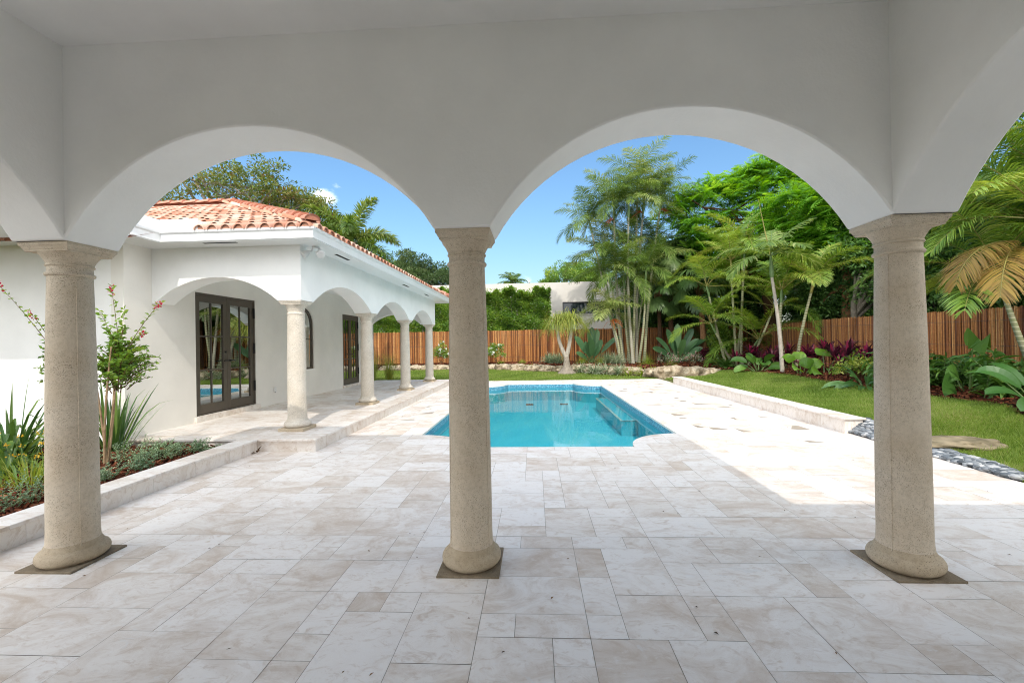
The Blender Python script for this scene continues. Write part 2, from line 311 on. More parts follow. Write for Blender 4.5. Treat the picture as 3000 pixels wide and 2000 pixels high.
# ------------------------------------------------------------------ mesh helpers
class MB:
    """collects polygons in world coordinates, links them as ONE mesh object"""
    def __init__(s): s.v = []; s.f = []; s.r = []; s.n = 0
    def add(s, v, faces, rnd=0.5):
        v = np.asarray(v, float).reshape(-1, 3); k = len(v)
        s.v.append(v)
        s.r.append(np.broadcast_to(np.asarray(rnd, float), (k,)).copy())
        if isinstance(faces, np.ndarray): s.f.append(faces + s.n)
        else:
            by = {}
            for f in faces: by.setdefault(len(f), []).append(f)
            for fs in by.values(): s.f.append(np.array(fs, int) + s.n)
        s.n += k
        return s
    def box(s, x0, x1, y0, y1, z0, z1, rnd=0.5):
        v = [(x, y, z) for z in (z0, z1) for y in (y0, y1) for x in (x0, x1)]
        return s.add(v, [(0, 2, 3, 1), (4, 5, 7, 6), (0, 1, 5, 4), (2, 6, 7, 3), (0, 4, 6, 2), (1, 3, 7, 5)], rnd)
    def lathe(s, prof, c, seg=40, rnd=.5):
        a = np.linspace(0, 2 * np.pi, seg, endpoint=False); P = []
        for r, z in prof: P.append(np.stack([c[0] + r * np.cos(a), c[1] + r * np.sin(a), np.full(seg, c[2] + z)], 1))
        n = len(prof); q = []
        for i in range(n - 1):
            for j in range(seg): k = (j + 1) % seg; q.append((i * seg + j, i * seg + k, (i + 1) * seg + k, (i + 1) * seg + j))
        f = q + [tuple(range(seg))[::-1], tuple(range((n - 1) * seg, n * seg))]
        return s.add(np.concatenate(P), f, rnd)
    def tube(s, pts, rad, seg=7, rnd=.5, cap=True):
        pts = np.asarray(pts, float); n = len(pts); rad = np.broadcast_to(np.asarray(rad, float), (n,))
        t = np.gradient(pts, axis=0); t /= np.linalg.norm(t, axis=1)[:, None] + 1e-9
        ref = np.array([0, 0, 1.]) if abs(t[:, 2].mean()) < .8 else np.array([1., 0, 0])
        a1 = np.cross(t, ref); a1 /= np.linalg.norm(a1, axis=1)[:, None] + 1e-9; a2 = np.cross(t, a1)
        a = np.linspace(0, 2 * np.pi, seg, endpoint=False)
        V = pts[:, None] + rad[:, None, None] * (np.cos(a)[None, :, None] * a1[:, None] + np.sin(a)[None, :, None] * a2[:, None])
        q = [(i * seg + j, i * seg + (j + 1) % seg, (i + 1) * seg + (j + 1) % seg, (i + 1) * seg + j) for i in range(n - 1) for j in range(seg)]
        if cap: q += [tuple(range(seg))[::-1], tuple(range((n - 1) * seg, n * seg))]
        return s.add(V.reshape(-1, 3), q, rnd)
    def prism(s, poly, fn, d0, d1, rnd=.5):
        """2-D outline put in place by fn(a, b, depth), given thickness d0..d1"""
        n = len(poly); v = [fn(a, b, d0) for a, b in poly] + [fn(a, b, d1) for a, b in poly]
        f = [tuple(range(n)), tuple(range(n, 2 * n))[::-1]] + [(i, i + n, (i + 1) % n + n, (i + 1) % n) for i in range(n)]
        return s.add(v, f, rnd)
    def build(s, name, mat, parent=None, smooth=False, bevel=0, fix=False):
        if not s.v: return None
        v = np.concatenate(s.v); r = np.concatenate(s.r)
        base = parent_base(parent)
        me = bpy.data.meshes.new(name)
        me.vertices.add(len(v)); me.vertices.foreach_set('co', (v - base).astype(np.float32).ravel())
        loops = np.concatenate([f.ravel() for f in s.f]); tot = np.concatenate([np.full(len(f), f.shape[1]) for f in s.f])
        me.loops.add(len(loops)); me.loops.foreach_set('vertex_index', loops.astype(np.int32))
        me.polygons.add(len(tot)); me.polygons.foreach_set('loop_start', np.concatenate([[0], np.cumsum(tot)[:-1]]).astype(np.int32))
        me.polygons.foreach_set('loop_total', tot.astype(np.int32))
        me.update(calc_edges=True); me.validate()
        a = me.attributes.new('rnd', 'FLOAT', 'POINT'); a.data.foreach_set('value', r.astype(np.float32))
        if fix:
            import bmesh
            b = bmesh.new(); b.from_mesh(me); bmesh.ops.recalc_face_normals(b, faces=b.faces); b.to_mesh(me); b.free()
        if not smooth: me.shade_flat()
        elif smooth is True: me.shade_smooth()
        elif smooth: me.shade_smooth(); me.set_sharp_from_angle(angle=math.radians(smooth))
        me.materials.append(M[mat] if isinstance(mat, str) else mat)
        o = bpy.data.objects.new(name, me); COL.objects.link(o)
        if parent is not None: o.parent = parent
        if bevel:
            bv = o.modifiers.new('bevel', 'BEVEL'); bv.width = bevel; bv.segments = 2; bv.limit_method = 'ANGLE'; bv.angle_limit = math.radians(50); bv.harden_normals = False
        return o
def parent_base(p):
    b = np.zeros(3)
    while p is not None: b += np.array(p.location); p = p.parent
    return b
def tag(o, label=None, cat=None, group=None, kind=None):
    for k, v in (('label', label), ('category', cat), ('group', group), ('kind', kind)):
        if v: o[k] = v
    return o
def thing(name, label, cat, loc=(0, 0, 0), group=None):
    o = bpy.data.objects.new(name, None); COL.objects.link(o); o.location = loc; o.empty_display_size = .2
    return tag(o, label, cat, group)
def dup(root, loc, label=None):
    """a copy of a thing with copies of its parts and sub-parts"""
    def rec(o, par):
        c = o.copy(); COL.objects.link(c)
        if par is not None: c.parent = par
        for ch in kids.get(o.name, []): rec(ch, c)
        return c
    kids = {}
    for o in list(COL.objects):
        if o.parent: kids.setdefault(o.parent.name, []).append(o)
    c = rec(root, root.parent); c.location = loc
    if label: c['label'] = label
    return c
def arc(cx, cy, r, a0, a1, n): return [(cx + r * math.cos(a), cy + r * math.sin(a)) for a in np.radians(np.linspace(a0, a1, n))]
def seg_arch(x0, x1, z0, rise, n=28):
    """points of a segmental arch from (x0,z0) over the crown to (x1,z0)"""
    h = (x1 - x0) / 2; R = (h * h + rise * rise) / (2 * rise); cx = (x0 + x1) / 2; cz = z0 + rise - R
    a = math.asin(min(1, h / R))
    if rise > h: a = math.pi - a
    return [(cx + R * math.sin(t), cz + R * math.cos(t)) for t in np.linspace(-a, a, n)]
def arcade_outline(x0, x1, zs, ztop, openings, rise):
    p = [(x0, ztop), (x0, zs)]
    for a, b in openings: p += seg_arch(a, b, zs, rise)
    p += [(x1, zs), (x1, ztop)]
    q = [p[0]]
    for t in p[1:]:
        if abs(t[0] - q[-1][0]) + abs(t[1] - q[-1][1]) > 1e-5: q.append(t)
    return q
XZ = lambda a, b, d: (a, d, b)      # outline in x,z; depth along y
YZ = lambda a, b, d: (d, a, b)      # outline in y,z; depth along x
XY = lambda a, b, d: (a, b, d)

# ------------------------------------------------------------------ pool outline, deck and terrace paving
PX0, PX1, PY0, PY1, PR = -1.91, 2.28, 6.30, 16.15, .88
def pool_outline(n=14, off=0):
    R = PR + off; p = []
    p += arc(PX1, PY0, R, 180, 90, n)                     # near right, bulging into the water
    p += arc(PX1, PY1, R, 270, 180, n)
    p += arc(PX0, PY1, R, 0, -90, n)
    p += arc(PX0, PY0, R, 90, 0, n)
    return p[::-1] if False else p
def clip(poly, conv):
    """Sutherland-Hodgman against a convex counter-clockwise polygon"""
    out = poly
    for i in range(len(conv)):
        a, b = conv[i], conv[(i + 1) % len(conv)]; inp, out = out, []
        if not inp: break
        sd = lambda p: (b[0] - a[0]) * (p[1] - a[1]) - (b[1] - a[1]) * (p[0] - a[0])
        for j in range(len(inp)):
            p, q = inp[j], inp[(j + 1) % len(inp)]; sp, sq = sd(p), sd(q)
            if sp >= 0: out.append(p)
            if (sp > 0 and sq < 0) or (sp < 0 and sq > 0):
                t = sp / (sp - sq); out.append((p[0] + t * (q[0] - p[0]), p[1] + t * (q[1] - p[1])))
    return out
def french_tiles(x0, x1, y0, y1, u, r):
    """random ashlar of 1x1, 1x2, 2x2 and 2x3 modules"""
    nx, ny = int(math.ceil((x1 - x0) / u)), int(math.ceil((y1 - y0) / u))
    g = np.zeros((ny, nx), bool); T = []
    shapes = [((2, 3), 5), ((3, 2), 5), ((2, 2), 3), ((2, 1), 2.2), ((1, 2), 1.6), ((1, 1), .9), ((3, 3), .8)]
    for j in range(ny):
        for i in range(nx):
            if g[j, i]: continue
            ok = []
            for (w, h), p in shapes:
                if i + w <= nx and j + h <= ny and not g[j:j + h, i:i + w].any(): ok.append(((w, h), p))
            ps = np.array([p for _, p in ok]); w, h = ok[r.choice(len(ok), p=ps / ps.sum())][0]
            g[j:j + h, i:i + w] = True; T.append((x0 + i * u, x0 + (i + w) * u, y0 + j * u, y0 + (j + h) * u))
    return T
def lay_tiles(mb, tiles, regions, z, r, gap=.0013, wet=None):
    for (a, b, c, d) in tiles:
        rec = [(a + gap, c + gap), (b - gap, c + gap), (b - gap, d - gap), (a + gap, d - gap)]; v = r.random(); dz = r.uniform(0, .0012)
        for cv in regions:
            xs = [p[0] for p in cv]; ys = [p[1] for p in cv]
            if b < min(xs) or a > max(xs) or d < min(ys) or c > max(ys): continue
            q = clip(rec, cv)
            if len(q) >= 3: mb.add([(x, y, z + dz) for x, y in q], [tuple(range(len(q)))], v)
U = .1935
DX0, DX1, DY0, DY1 = -4.06, 4.92, -3.2, 17.55
rect = lambda a, b, c, d: [(a, c), (b, c), (b, d), (a, d)]
deck_regions = [rect(DX0, DX1, DY0, PY0), rect(DX0, PX0, PY0, PY1), rect(PX1, DX1, PY0, PY1), rect(DX0, DX1, PY1, DY1),
                [(PX1, PY0)] + arc(PX1, PY0, PR, 90, 180, 14), [(PX0, PY0)] + arc(PX0, PY0, PR, 0, 90, 14),
                [(PX1, PY1)] + arc(PX1, PY1, PR, 180, 270, 14), [(PX0, PY1)] + arc(PX0, PY1, PR, 270, 360, 14)]
def build_deck():
    r = np.random.default_rng(21); mb = MB()
    ysplit = 3.3825
    t = french_tiles(-.129 - U * 21, DX1, ysplit - U * 34, ysplit - 1e-6, U, r) + french_tiles(-.129 - U * 21, DX1, ysplit, DY1, U, r)
    lay_tiles(mb, t, deck_regions, 0, r)
    o = mb.build('pool_deck', 'travertine'); tag(o, kind='structure')
    g = MB()
    for cv in deck_regions: g.add([(x, y, -.004) for x, y in cv], [tuple(range(len(cv)))])
    tag(g.build('deck_joints', 'grout'), kind='structure')
    # tan damp corners on the sunlit paving
    mb = MB()
    for (a, b, c, d) in t:
        if not (2.5 < a < 4.5 and 6.2 < c < 16.6 or -3.0 < a < -2.1 and 7.4 < c < 16): continue
        if r.random() > .36: continue
        cx, sx = (a, 1) if r.random() < .5 else (b, -1); cy, sy = (c, 1) if r.random() < .5 else (d, -1); w, h = (b - a) * r.uniform(.3, .8), (d - c) * r.uniform(.15, .7)
        if r.random() < .2: w, h = (b - a) * .95, (d - c) * r.uniform(.1, .3)
        q = [(cx + sx * .004, cy + sy * .004), (cx + sx * w, cy + sy * .004), (cx + sx * w * r.uniform(.2, .6), cy + sy * h * r.uniform(.6, 1)), (cx + sx * .004, cy + sy * h)]
        if min(p[0] for p in q) < 2.32 and max(p[0] for p in q) > -1.95: continue
        if max(p[0] for p in q) > 4.8: continue
        mb.add([(x, y, .0028) for x, y in (q if sx * sy > 0 else q[::-1])], [(0, 1, 2, 3)], r.random())
    tag(mb.build('deck_damp_patches', 'damp'), kind='structure')
build_deck()
TX1, TY0, TY1, TZ = -3.14, 6.06, 16.35, .185
def build_terrace():
    r = np.random.default_rng(5); mb = MB()
    t = french_tiles(-6.2, TX1, TY0, TY1, U, r)
    lay_tiles(mb, t, [rect(-6.07, TX1 - .30, TY0 + .30, TY1)], TZ, r)
    # bull-nosed border course: long slabs along the edge
    y = TY0 + .30
    while y < TY1:
        y2 = min(TY1, y + .573); mb.box(TX1 - .298, TX1, y + .001, y2 - .001, TZ - .03, TZ + .001, r.random()); y = y2
    x = TX1
    while x > -6.07:
        x2 = max(-6.07, x - .573); mb.box(x2 + .001, x - .001, TY0, TY0 + .298, TZ - .03, TZ + .001, r.random()); x = x2
    tag(mb.build('terrace', 'travertine', bevel=.004), kind='structure')
    mb = MB(); y = TY0 + .03
    while y < TY1:
        y2 = min(TY1, y + .6); mb.box(TX1 - .3, TX1 - .03, y + .001, y2 - .001, -.02, TZ - .03, r.random()); y = y2
    x = TX1 - .3
    while x > -6.07:
        x2 = max(-6.07, x - .6); mb.box(x2 + .001, x - .001, TY0 + .03, TY0 + .3, -.02, TZ - .03, r.random()); x = x2
    mb.box(-6.07, TX1 - .3, TY0 + .3, TY1, -.02, TZ - .004, .4)
    tag(mb.build('terrace_step', 'travertine_edge'), kind='structure')
build_terrace()

def build_pool():
    p = thing('swimming_pool', 'turquoise swimming pool with scalloped corners and a blue mosaic waterline', 'swimming pool', (.185, 11.2, 0))
    o = pool_outline(); n = len(o); ZB = -.62; mb = MB()
    zs = [-.036, -.155, -.165, -.3, ZB]
    V = [(x, y, z) for z in zs for x, y in o]
    F = [(k * n + i, k * n + (i + 1) % n, (k + 1) * n + (i + 1) % n, (k + 1) * n + i) for k in range(len(zs) - 1) for i in range(n)]
    F.append(tuple(range((len(zs) - 1) * n, len(zs) * n)))
    mb.add(V, F); mb.build('shell', 'pool', p)
    mb = MB(); V = [(x, y, z) for z in (0.0, -.036) for x, y in o]
    mb.add(V, [(i, (i + 1) % n, (i + 1) % n + n, i + n) for i in range(n)], .3); mb.build('coping', 'travertine_edge', p)
    mb = MB(); mb.box(1.92, PX1, 9.9, 13.9, ZB, -.28); b = mb.build('bench', 'pool', p, bevel=.01)
    m2 = MB(); m2.box(1.90, 1.96, 9.88, 13.92, -.282, -.274).box(1.961, PX1, 9.88, 9.93, -.282, -.274).box(1.961, PX1, 13.87, 13.92, -.282, -.274)
    m2.build('trim', 'travertine', b)
    mb = MB(); mb.box(PX0, -1.55, 8.6, 13.9, ZB, -.30); b = mb.build('bench', 'pool', p, bevel=.01)
    m2 = MB(); m2.box(-1.60, -1.53, 8.58, 13.92, -.302, -.294); m2.build('trim', 'travertine', b)
    for x in (-.2, .98):
        mb = MB()
        for i in range(7): mb.box(x - .13, x + .13, 14.9 + i * .035, 14.9 + i * .035 + .02, ZB, ZB + .015)
        mb.build('drain', 'slot', p)
    w = MB(); w.add([(x, y, -.15) for x, y in o], [tuple(range(n))])
    tag(w.build('pool_water', 'water'), kind='structure')
build_pool()

# ------------------------------------------------------------------ columns
def column_parts(parent, x, y, z0, H, mats, seam=True):
    """plinth, base, shaft and capital; the shaft is the part, the rest its sub-parts"""
    sh, ba, pl = mats; s = .2037; mb = MB()
    prof = [(.150, .135), (.146, .16), (.1435, .22), (.1425, .55), (.139, 1.0), (.133, 1.5), (.126, 1.85), (.1215, H - .222)]
    prof = [(r, z) for r, z in prof if z < H - .2]
    mb.lathe(prof, (x, y, z0), 56)
    if seam:
        for sg in (-1, 1):
            a = math.radians(-90 + sg * 62); pts = [(x + (r + .0005) * math.cos(a), y + (r + .0005) * math.sin(a), z0 + z) for r, z in prof]
            mb.tube(pts, .004, 5)
    col = mb.build('column', sh, parent, smooth=50)
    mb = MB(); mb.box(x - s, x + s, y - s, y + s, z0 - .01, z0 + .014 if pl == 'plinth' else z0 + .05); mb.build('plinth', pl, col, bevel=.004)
    zb = .014 if pl == 'plinth' else .05
    mb = MB(); b = [(.17, zb - .002)]
    for a in np.radians(np.linspace(-75, 80, 9)): b.append((.158 + .043 * math.cos(a), zb + .046 + .046 * math.sin(a)))
    b += [(.163, zb + .098), (.160, zb + .108), (.151, zb + .122), (.146, zb + .14)]
    mb.lathe(b, (x, y, z0), 56); mb.build('base', ba, col, smooth=50)
    mb = MB(); t = H
    c = [(.118, t - .235), (.1225, t - .222)]
    for zc, rr in ((t - .208, .0135),):
        for a in np.radians(np.linspace(-80, 80, 7)): c.append((.1225 + rr * math.cos(a), zc + rr * math.sin(a)))
    c += [(.1225, t - .19), (.1225, t - .155)]
    for a in np.radians(np.linspace(-80, 80, 6)): c.append((.1235 + .009 * math.cos(a), t - .145 + .009 * math.sin(a)))
    c += [(.126, t - .134), (.129, t - .125), (.138, t - .105), (.151, t - .083), (.163, t - .069), (.166, t - .062)]
    mb.lathe(c, (x, y, z0), 56)
    cap = mb.build('capital', sh, col, smooth=50)
    mb = MB(); pr = [(.160, t - .062), (.160, t - .052), (.166, t - .045), (.172, t - .032), (.180, t - .022), (.181, t)]
    V = []; F = []
    for r, z in pr: V += [(x - r, y - r, z0 + z), (x + r, y - r, z0 + z), (x + r, y + r, z0 + z), (x - r, y + r, z0 + z)]
    for i in range(len(pr) - 1):
        for j in range(4): F.append((i * 4 + j, i * 4 + (j + 1) % 4, i * 4 + 4 + (j + 1) % 4, i * 4 + 4 + j))
    F += [(3, 2, 1, 0), tuple(range((len(pr) - 1) * 4, len(pr) * 4))]
    mb.add(V, F); mb.build('abacus', sh, col, bevel=.003)
    return col

# ------------------------------------------------------------------ the loggia we stand in
LX = (-3.3476, -.4553, 2.3929); LY = 2.9733; WT = .19
def build_loggia():
    g = thing('loggia', 'white stucco loggia with two tall arches on three stone columns, framing the view', 'loggia', (-.45, 1, 0))
    zs, zc, rise = 2.255, 3.56, .715
    y0, y1 = LY - .205, LY + WT
    W = .185
    op = [(LX[0] + W, LX[1] - W), (LX[1] + W, LX[2] - W)]
    mb = MB(); mb.prism(arcade_outline(LX[0] - .2, LX[2] + .2, zs, 4.0, op, rise), XZ, y0, y1)
    mb.build('arcade_wall', 'stucco', g, smooth=30, bevel=.012, fix=True)
    LYb = LY - 2.88
    for x, sgn in ((LX[0], 1), (LX[2], -1)):
        xa, xb = sorted((x + sgn * .19, x - sgn * .197))
        o = arcade_outline(-2.98, y0 + .12, zs, 4.0, [(LYb + W, LY - W - .02)], rise)
        if True:    # unseen rear bays on both sides, opened to let in more light
            o = arcade_outline(-2.98, y0 + .12, zs, 4.0, [(LYb - 2.88 + W, LYb - W), (LYb + W, LY - W - .02)], rise)
            o = [o[0], (-2.98, 0), (LYb - 2.88 + W, 0)] + o[2:]
        mb = MB(); mb.prism(o, YZ, xa, xb); mb.build('side_wall', 'stucco', g, smooth=30, bevel=.012, fix=True)
    mb = MB(); mb.box(LX[0] - .2, LX[2] + .2, -3.3, -2.985, -.05, 4.0); mb.build('rear_wall', 'stucco', g)
    mb = MB(); mb.box(LX[0] + .1, LX[2] - .1, -3.1, y0 + .1, zc, zc + .15); mb.build('ceiling', 'ceiling', g)
    # roof slab with eaves; its edge throws the shadow across the deck
    mb = MB(); e = .43; mb.box(LX[0] - .2 - e, LX[2] + .2 + e, -3.6, y1 + e, 3.80, 3.93)
    mb.box(LX[0] - .1 - e, LX[2] + .1 + e, -3.5, y1 + e - .1, 3.93, 4.02); mb.build('roof', 'trim', g)
    # the wing of the house beside the loggia
    mb = MB(); mb.box(LX[2] + 1.6, 13, -3.2, .03, -.05, 3.8); mb.box(LX[2] + .65, 13.4, -3.6, .47, 3.80, 3.93); mb.build('side_wing', 'stucco', g)
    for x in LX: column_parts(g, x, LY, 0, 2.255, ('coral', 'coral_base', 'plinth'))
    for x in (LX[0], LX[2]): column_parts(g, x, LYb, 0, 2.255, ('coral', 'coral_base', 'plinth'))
build_loggia()

# ------------------------------------------------------------------ the house wing with its own arcade and tiled roof
HX, HF = -6.07, -3.63          # door wall plane, arcade outer face
EZ0, EZ1 = 3.10, 3.257
EX, EY, JX, JY = -3.195, 6.165, -5.53, 5.70
EYF = 16.55
def double_door(parent, y0, y1, z0, z1, x):
    """recessed bronze pair of glazed doors in the plane x"""
    fr = MB(); f = .035
    fr.box(x - .10, x - .012, y0, y0 + f, z0, z1).box(x - .10, x - .012, y1 - f, y1, z0, z1).box(x - .10, x - .012, y0 + f, y1 - f, z1 - f, z1)
    fr.box(x - .10, x - .012, y0 + f, y1 - f, z0, z0 + .02)
    door = fr.build('door', 'bronze', parent, bevel=.004)
    m = (y0 + y1) / 2; st = .098
    for a, b, hinge in ((y0 + f, m - .002, 0), (m + .002, y1 - f, 1)):
        lf = MB(); xa, xb = x - .085, x - .03
        za, zb = z0 + .022, z1 - f
        lf.box(xa, xb, a, a + st, za, zb).box(xa, xb, b - st, b, za, zb).box(xa, xb, a + st, b - st, za, za + .17).box(xa, xb, a + st, b - st, zb - .13, zb)
        ga, gb, gz0, gz1 = a + st, b - st, za + .17, zb - .13
        lf.box(xa + .008, xb - .008, (ga + gb) / 2 - .011, (ga + gb) / 2 + .011, gz0, gz1)
        for k in (1, 2):
            z = gz0 + (gz1 - gz0) * k / 3; lf.box(xa + .006, xb - .006, ga, (ga + gb) / 2 - .012, z - .012, z + .012); lf.box(xa + .006, xb - .006, (ga + gb) / 2 + .012, gb, z - .012, z + .012)
        lf.build('leaf', 'bronze', door, bevel=.003)
        gl = MB(); gl.box(x - .060, x - .054, ga - .01, gb + .01, gz0 - .01, gz1 + .01); gl.build('glass', 'glass', door)
    for yy, dy in ((m - .05, -1), (m + .05, 1)):
        h = MB(); h.tube([(x - .03, yy, z0 + .98), (x + .03, yy, z0 + .98)], .016, 10); h.tube([(x + .028, yy, z0 + .98), (x + .032, yy + dy * .04, z0 + .98), (x + .030, yy + dy * .11, z0 + .975)], .011, 8)
        h.lathe([(.001, 0), (.024, .0), (.024, .008), (.001, .008)], (x - .02, yy, z0 + .976), 12)
        h.build('handle', 'black', door, smooth=50)
    h = MB(); h.tube([(x - .03, m - .05, z0 + 1.15), (x - .012, m - .05, z0 + 1.15)], .022, 12); h.build('lock', 'black', door)
    for z in (.3, 1.1, 1.85):
        h = MB(); h.box(x - .03, x + .006, y1 - .045, y1 - .02, z0 + z, z0 + z + .22); h.build('hinge', 'black', door)
    return door
def build_house():
    g = thing('house', 'white house wing with terracotta tiled hip roof and an arcade beside the pool', 'house', (-7, 11, 0))
    yW0, yW1 = 6.13, 16.1
    d1 = (7.485, 9.16, .285, 2.53); d2 = (13.47, 14.72, .26, 2.53); wc, ww, wz0, wzs, wz1 = 11.20, .46, .91, 2.08, 2.55
    T = .2
    # the door wall: one sheet with the door and window openings left free
    mb = MB(); zt = EZ0
    def blk(y0, y1, z0, z1): mb.box(HX - T, HX, y0, y1, z0, z1)
    blk(yW0, d1[0], 0, zt); blk(d1[0], d1[1], 0, d1[2]); blk(d1[0], d1[1], d1[3], zt)
    blk(d1[1], wc - ww, 0, zt); blk(wc - ww, wc + ww, 0, wz0)
    arch = [(y, z) for y, z in seg_arch(wc - ww, wc + ww, wzs, wz1 - wzs, 20)]
    mb.prism([(wc - ww, zt)] + arch + [(wc + ww, zt)], YZ, HX - T, HX)
    blk(wc + ww, d2[0], 0, zt); blk(d2[0], d2[1], 0, d2[2]); blk(d2[0], d2[1], d2[3], zt); blk(d2[1], yW1, 0, zt)
    mb.build('door_wall', 'stucco_cream', g, fix=True)
    mb = MB(); mb.box(-14.5, HX - T, yW0, yW0 + .2, -.05, zt); mb.box(-14.5, -14.3, yW0 + .2, yW1, -.05, zt); mb.box(-14.5, HX - T, yW1 - .2, yW1, -.05, zt)
    mb.build('wall', 'stucco', g)
    # rooms behind the glass
    mb = MB()
    for y0, y1 in ((6.6, 10.3), (10.35, 12.4), (12.45, 15.8)):
        x0, x1 = HX - 3.2, HX - T - .002; z0, z1 = .26, 3.0
        mb.add([(x1, y0, z0), (x0, y0, z0), (x0, y1, z0), (x1, y1, z0), (x1, y0, z1), (x0, y0, z1), (x0, y1, z1), (x1, y1, z1)], [(0, 1, 2, 3), (4, 7, 6, 5), (0, 4, 5, 1), (1, 5, 6, 2), (2, 6, 7, 3)])
    mb.build('room', 'room', g)
    for yc in (9.0, 14.5):
        cu = MB(); ys = np.linspace(yc - .28, yc + .10, 40); pts = [(HX - .42 + .025 * math.sin(i * 1.1), y) for i, y in enumerate(ys)]
        V = [(x, y, z) for z in (.3, 2.7) for x, y in pts]; n = len(pts); cu.add(V, [(i, i + 1, n + i + 1, n + i) for i in range(n - 1)]); cu.build('curtain', 'curtain', g, smooth=True)
    double_door(g, *d1, HX); double_door(g, *d2, HX)
    for d_ in (d1, d2): th = MB(); th.box(HX - .1, HX + .05, d_[0] - .05, d_[1] + .08, TZ, d_[2] - .004); th.build('threshold', 'travertine_edge', g)
    # arched window
    fr = MB(); outer = [(wc - ww, wz0)] + seg_arch(wc - ww, wc + ww, wzs, wz1 - wzs, 20) + [(wc + ww, wz0)]
    i_ = .05; inner = [(wc - ww + i_, wz0 + i_)] + seg_arch(wc - ww + i_, wc + ww - i_, wzs, wz1 - wzs - i_, 20) + [(wc + ww - i_, wz0 + i_)]
    n = len(outer); V = []
    for x in (HX - .09, HX - .03): V += [(x, a, b) for a, b in outer] + [(x, a, b) for a, b in inner]
    F = []
    for i in range(n):
        j = (i + 1) % n
        F += [(i, j, n + j, n + i), (2 * n + i, 3 * n + i, 3 * n + j, 2 * n + j), (n + i, n + j, 3 * n + j, 3 * n + i)]
    fr.add(V, F); fr.box(HX - .075, HX - .04, wc - .012, wc + .012, wz0 + i_, wz1 - i_).box(HX - .073, HX - .042, wc - ww + i_, wc - .013, 1.70, 1.725).box(HX - .073, HX - .042, wc + .013, wc + ww - i_, 1.70, 1.725)
    wi = fr.build('window', 'bronze', g, fix=True)
    gl = MB(); V = [(HX - .06, a, b) for a, b in inner]; gl.add(V, [tuple(range(n))]); gl.build('pane', 'glass', wi)
    sl = MB(); sl.box(HX - .03, HX + .012, wc - ww - .02, wc + ww + .02, wz0 - .03, wz0 - .002); sl.build('sill', 'stucco', wi)
    # arcade
    zs = 2.24; t = .38
    mb = MB(); mb.prism(arcade_outline(HX + .002, HF, zs, zt, [(HX + .05, HF - t)], .39), XZ, 6.60, 6.60 + t)
    mb.build('front_arch', 'stucco', g, smooth=30, fix=True)
    ys = [6.79, 9.72, 12.65, 15.91]; ys[3] = 15.58
    op = [(ys[i] + .19, ys[i + 1] - .19) for i in range(3)]
    ye = 15.77
    mb = MB(); mb.prism(arcade_outline(6.60 + t + .001, ye - t - .001 + t, zs, zt, [(max(op[0][0], 6.982), op[0][1]), op[1], (op[2][0], ye - t)], .39), YZ, HF - t, HF)
    mb.build('side_arcade', 'stucco', g, smooth=30, fix=True)
    mb = MB(); mb.prism(arcade_outline(HX + .002, HF - t - .002, zs, zt, [(HX + .05, HF - t - .06)], .39), XZ, ye - t, ye)
    mb.build('end_arch', 'stucco', g, smooth=30, fix=True)
    mb = MB(); mb.box(HX, HF - t, 6.6 + t, ye - t, zt - .02, zt + .05); mb.build('arcade_ceiling', 'stucco', g)
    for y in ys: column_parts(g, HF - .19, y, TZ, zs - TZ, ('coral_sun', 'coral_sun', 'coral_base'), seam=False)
    # soffit, gutter
    mb = MB(); L = -14.6
    P = [(L, JY), (JX, JY), (JX, EY), (EX, EY), (EX, EYF), (L, EYF)]
    mb.prism(P, XY, EZ0, EZ0 + .02); mb.build('soffit', 'trim', g)
    prof = [(0, EZ0 - .012), (.012, EZ0 - .012), (.016, EZ0 + .012), (.02, EZ0 + .03), (.026, EZ1 - .05), (.05, EZ1 - .03), (.055, EZ1), (.0, EZ1)]
    path = [(L, JY), (JX, JY), (JX, EY), (EX, EY), (EX, EYF), (L, EYF)]
    nrm = [(0, -1), (1, -1), (1, -1), (1, -1), (1, 1), (0, 1)]
    gut = MB(); V = []; F = []; m = len(prof)
    for (x, y), (a, b) in zip(path, nrm): V += [(x + a * (d - .03), y + b * (d - .03), z) for d, z in prof]
    for i in range(len(path) - 1):
        for j in range(m): F.append((i * m + j, i * m + (j + 1) % m, (i + 1) * m + (j + 1) % m, (i + 1) * m + j))
    gut.add(V, F); gutter = gut.build('gutter', 'trim', g, fix=True)
    mb = MB(); mb.box(JX + .002, JX + .60, EY - .022, EY - .005, EZ1, EZ1 + .165); mb.box(JX - .004, JX + .012, JY - .02, EY - .024, EZ1, EZ1 + .165); mb.box(JX + .584, JX + .60, EY - .004, EY + .16, EZ1, EZ1 + .15)
    mb.build('splash_guard', 'trim', gutter)
    for x0, x1, y0, y1 in ((-4.98, -4.46, 6.30, 6.345), (-3.44, -3.385, 7.35, 7.88), (-3.44, -3.385, 11.2, 11.7), (-3.44, -3.385, 13.45, 13.95)):
        mb = MB(); mb.box(x0, x1, y0, y1, EZ0 - .004, EZ0 + .004); mb.build('soffit_vent', 'slot', g)
    # tiled roof
    k = .42; z0 = EZ1 + .0; R0 = 4.2; ap = (EX - R0, EY + R0, z0 + k * R0)
    pan = MB(); kb = k * R0 / (EYF - ap[1])
    endx = EX - R0
    pan.add([(EX, EY, z0), (endx, ap[1], ap[2]), (L, ap[1], ap[2]), (L, JY, z0 - k * (EY - JY)), (JX, JY, z0 - k * (EY - JY)), (JX, EY, z0)], [(0, 1, 2, 3, 4, 5)])
    pan.add([(EX, EY, z0), (EX, EYF, z0), ap], [(0, 1, 2)]); pan.add([(EX, EYF, z0), (L, EYF, z0), (L, ap[1], ap[2]), ap], [(0, 1, 2, 3)])
    roof = pan.build('roof', 'tile_pan', g)
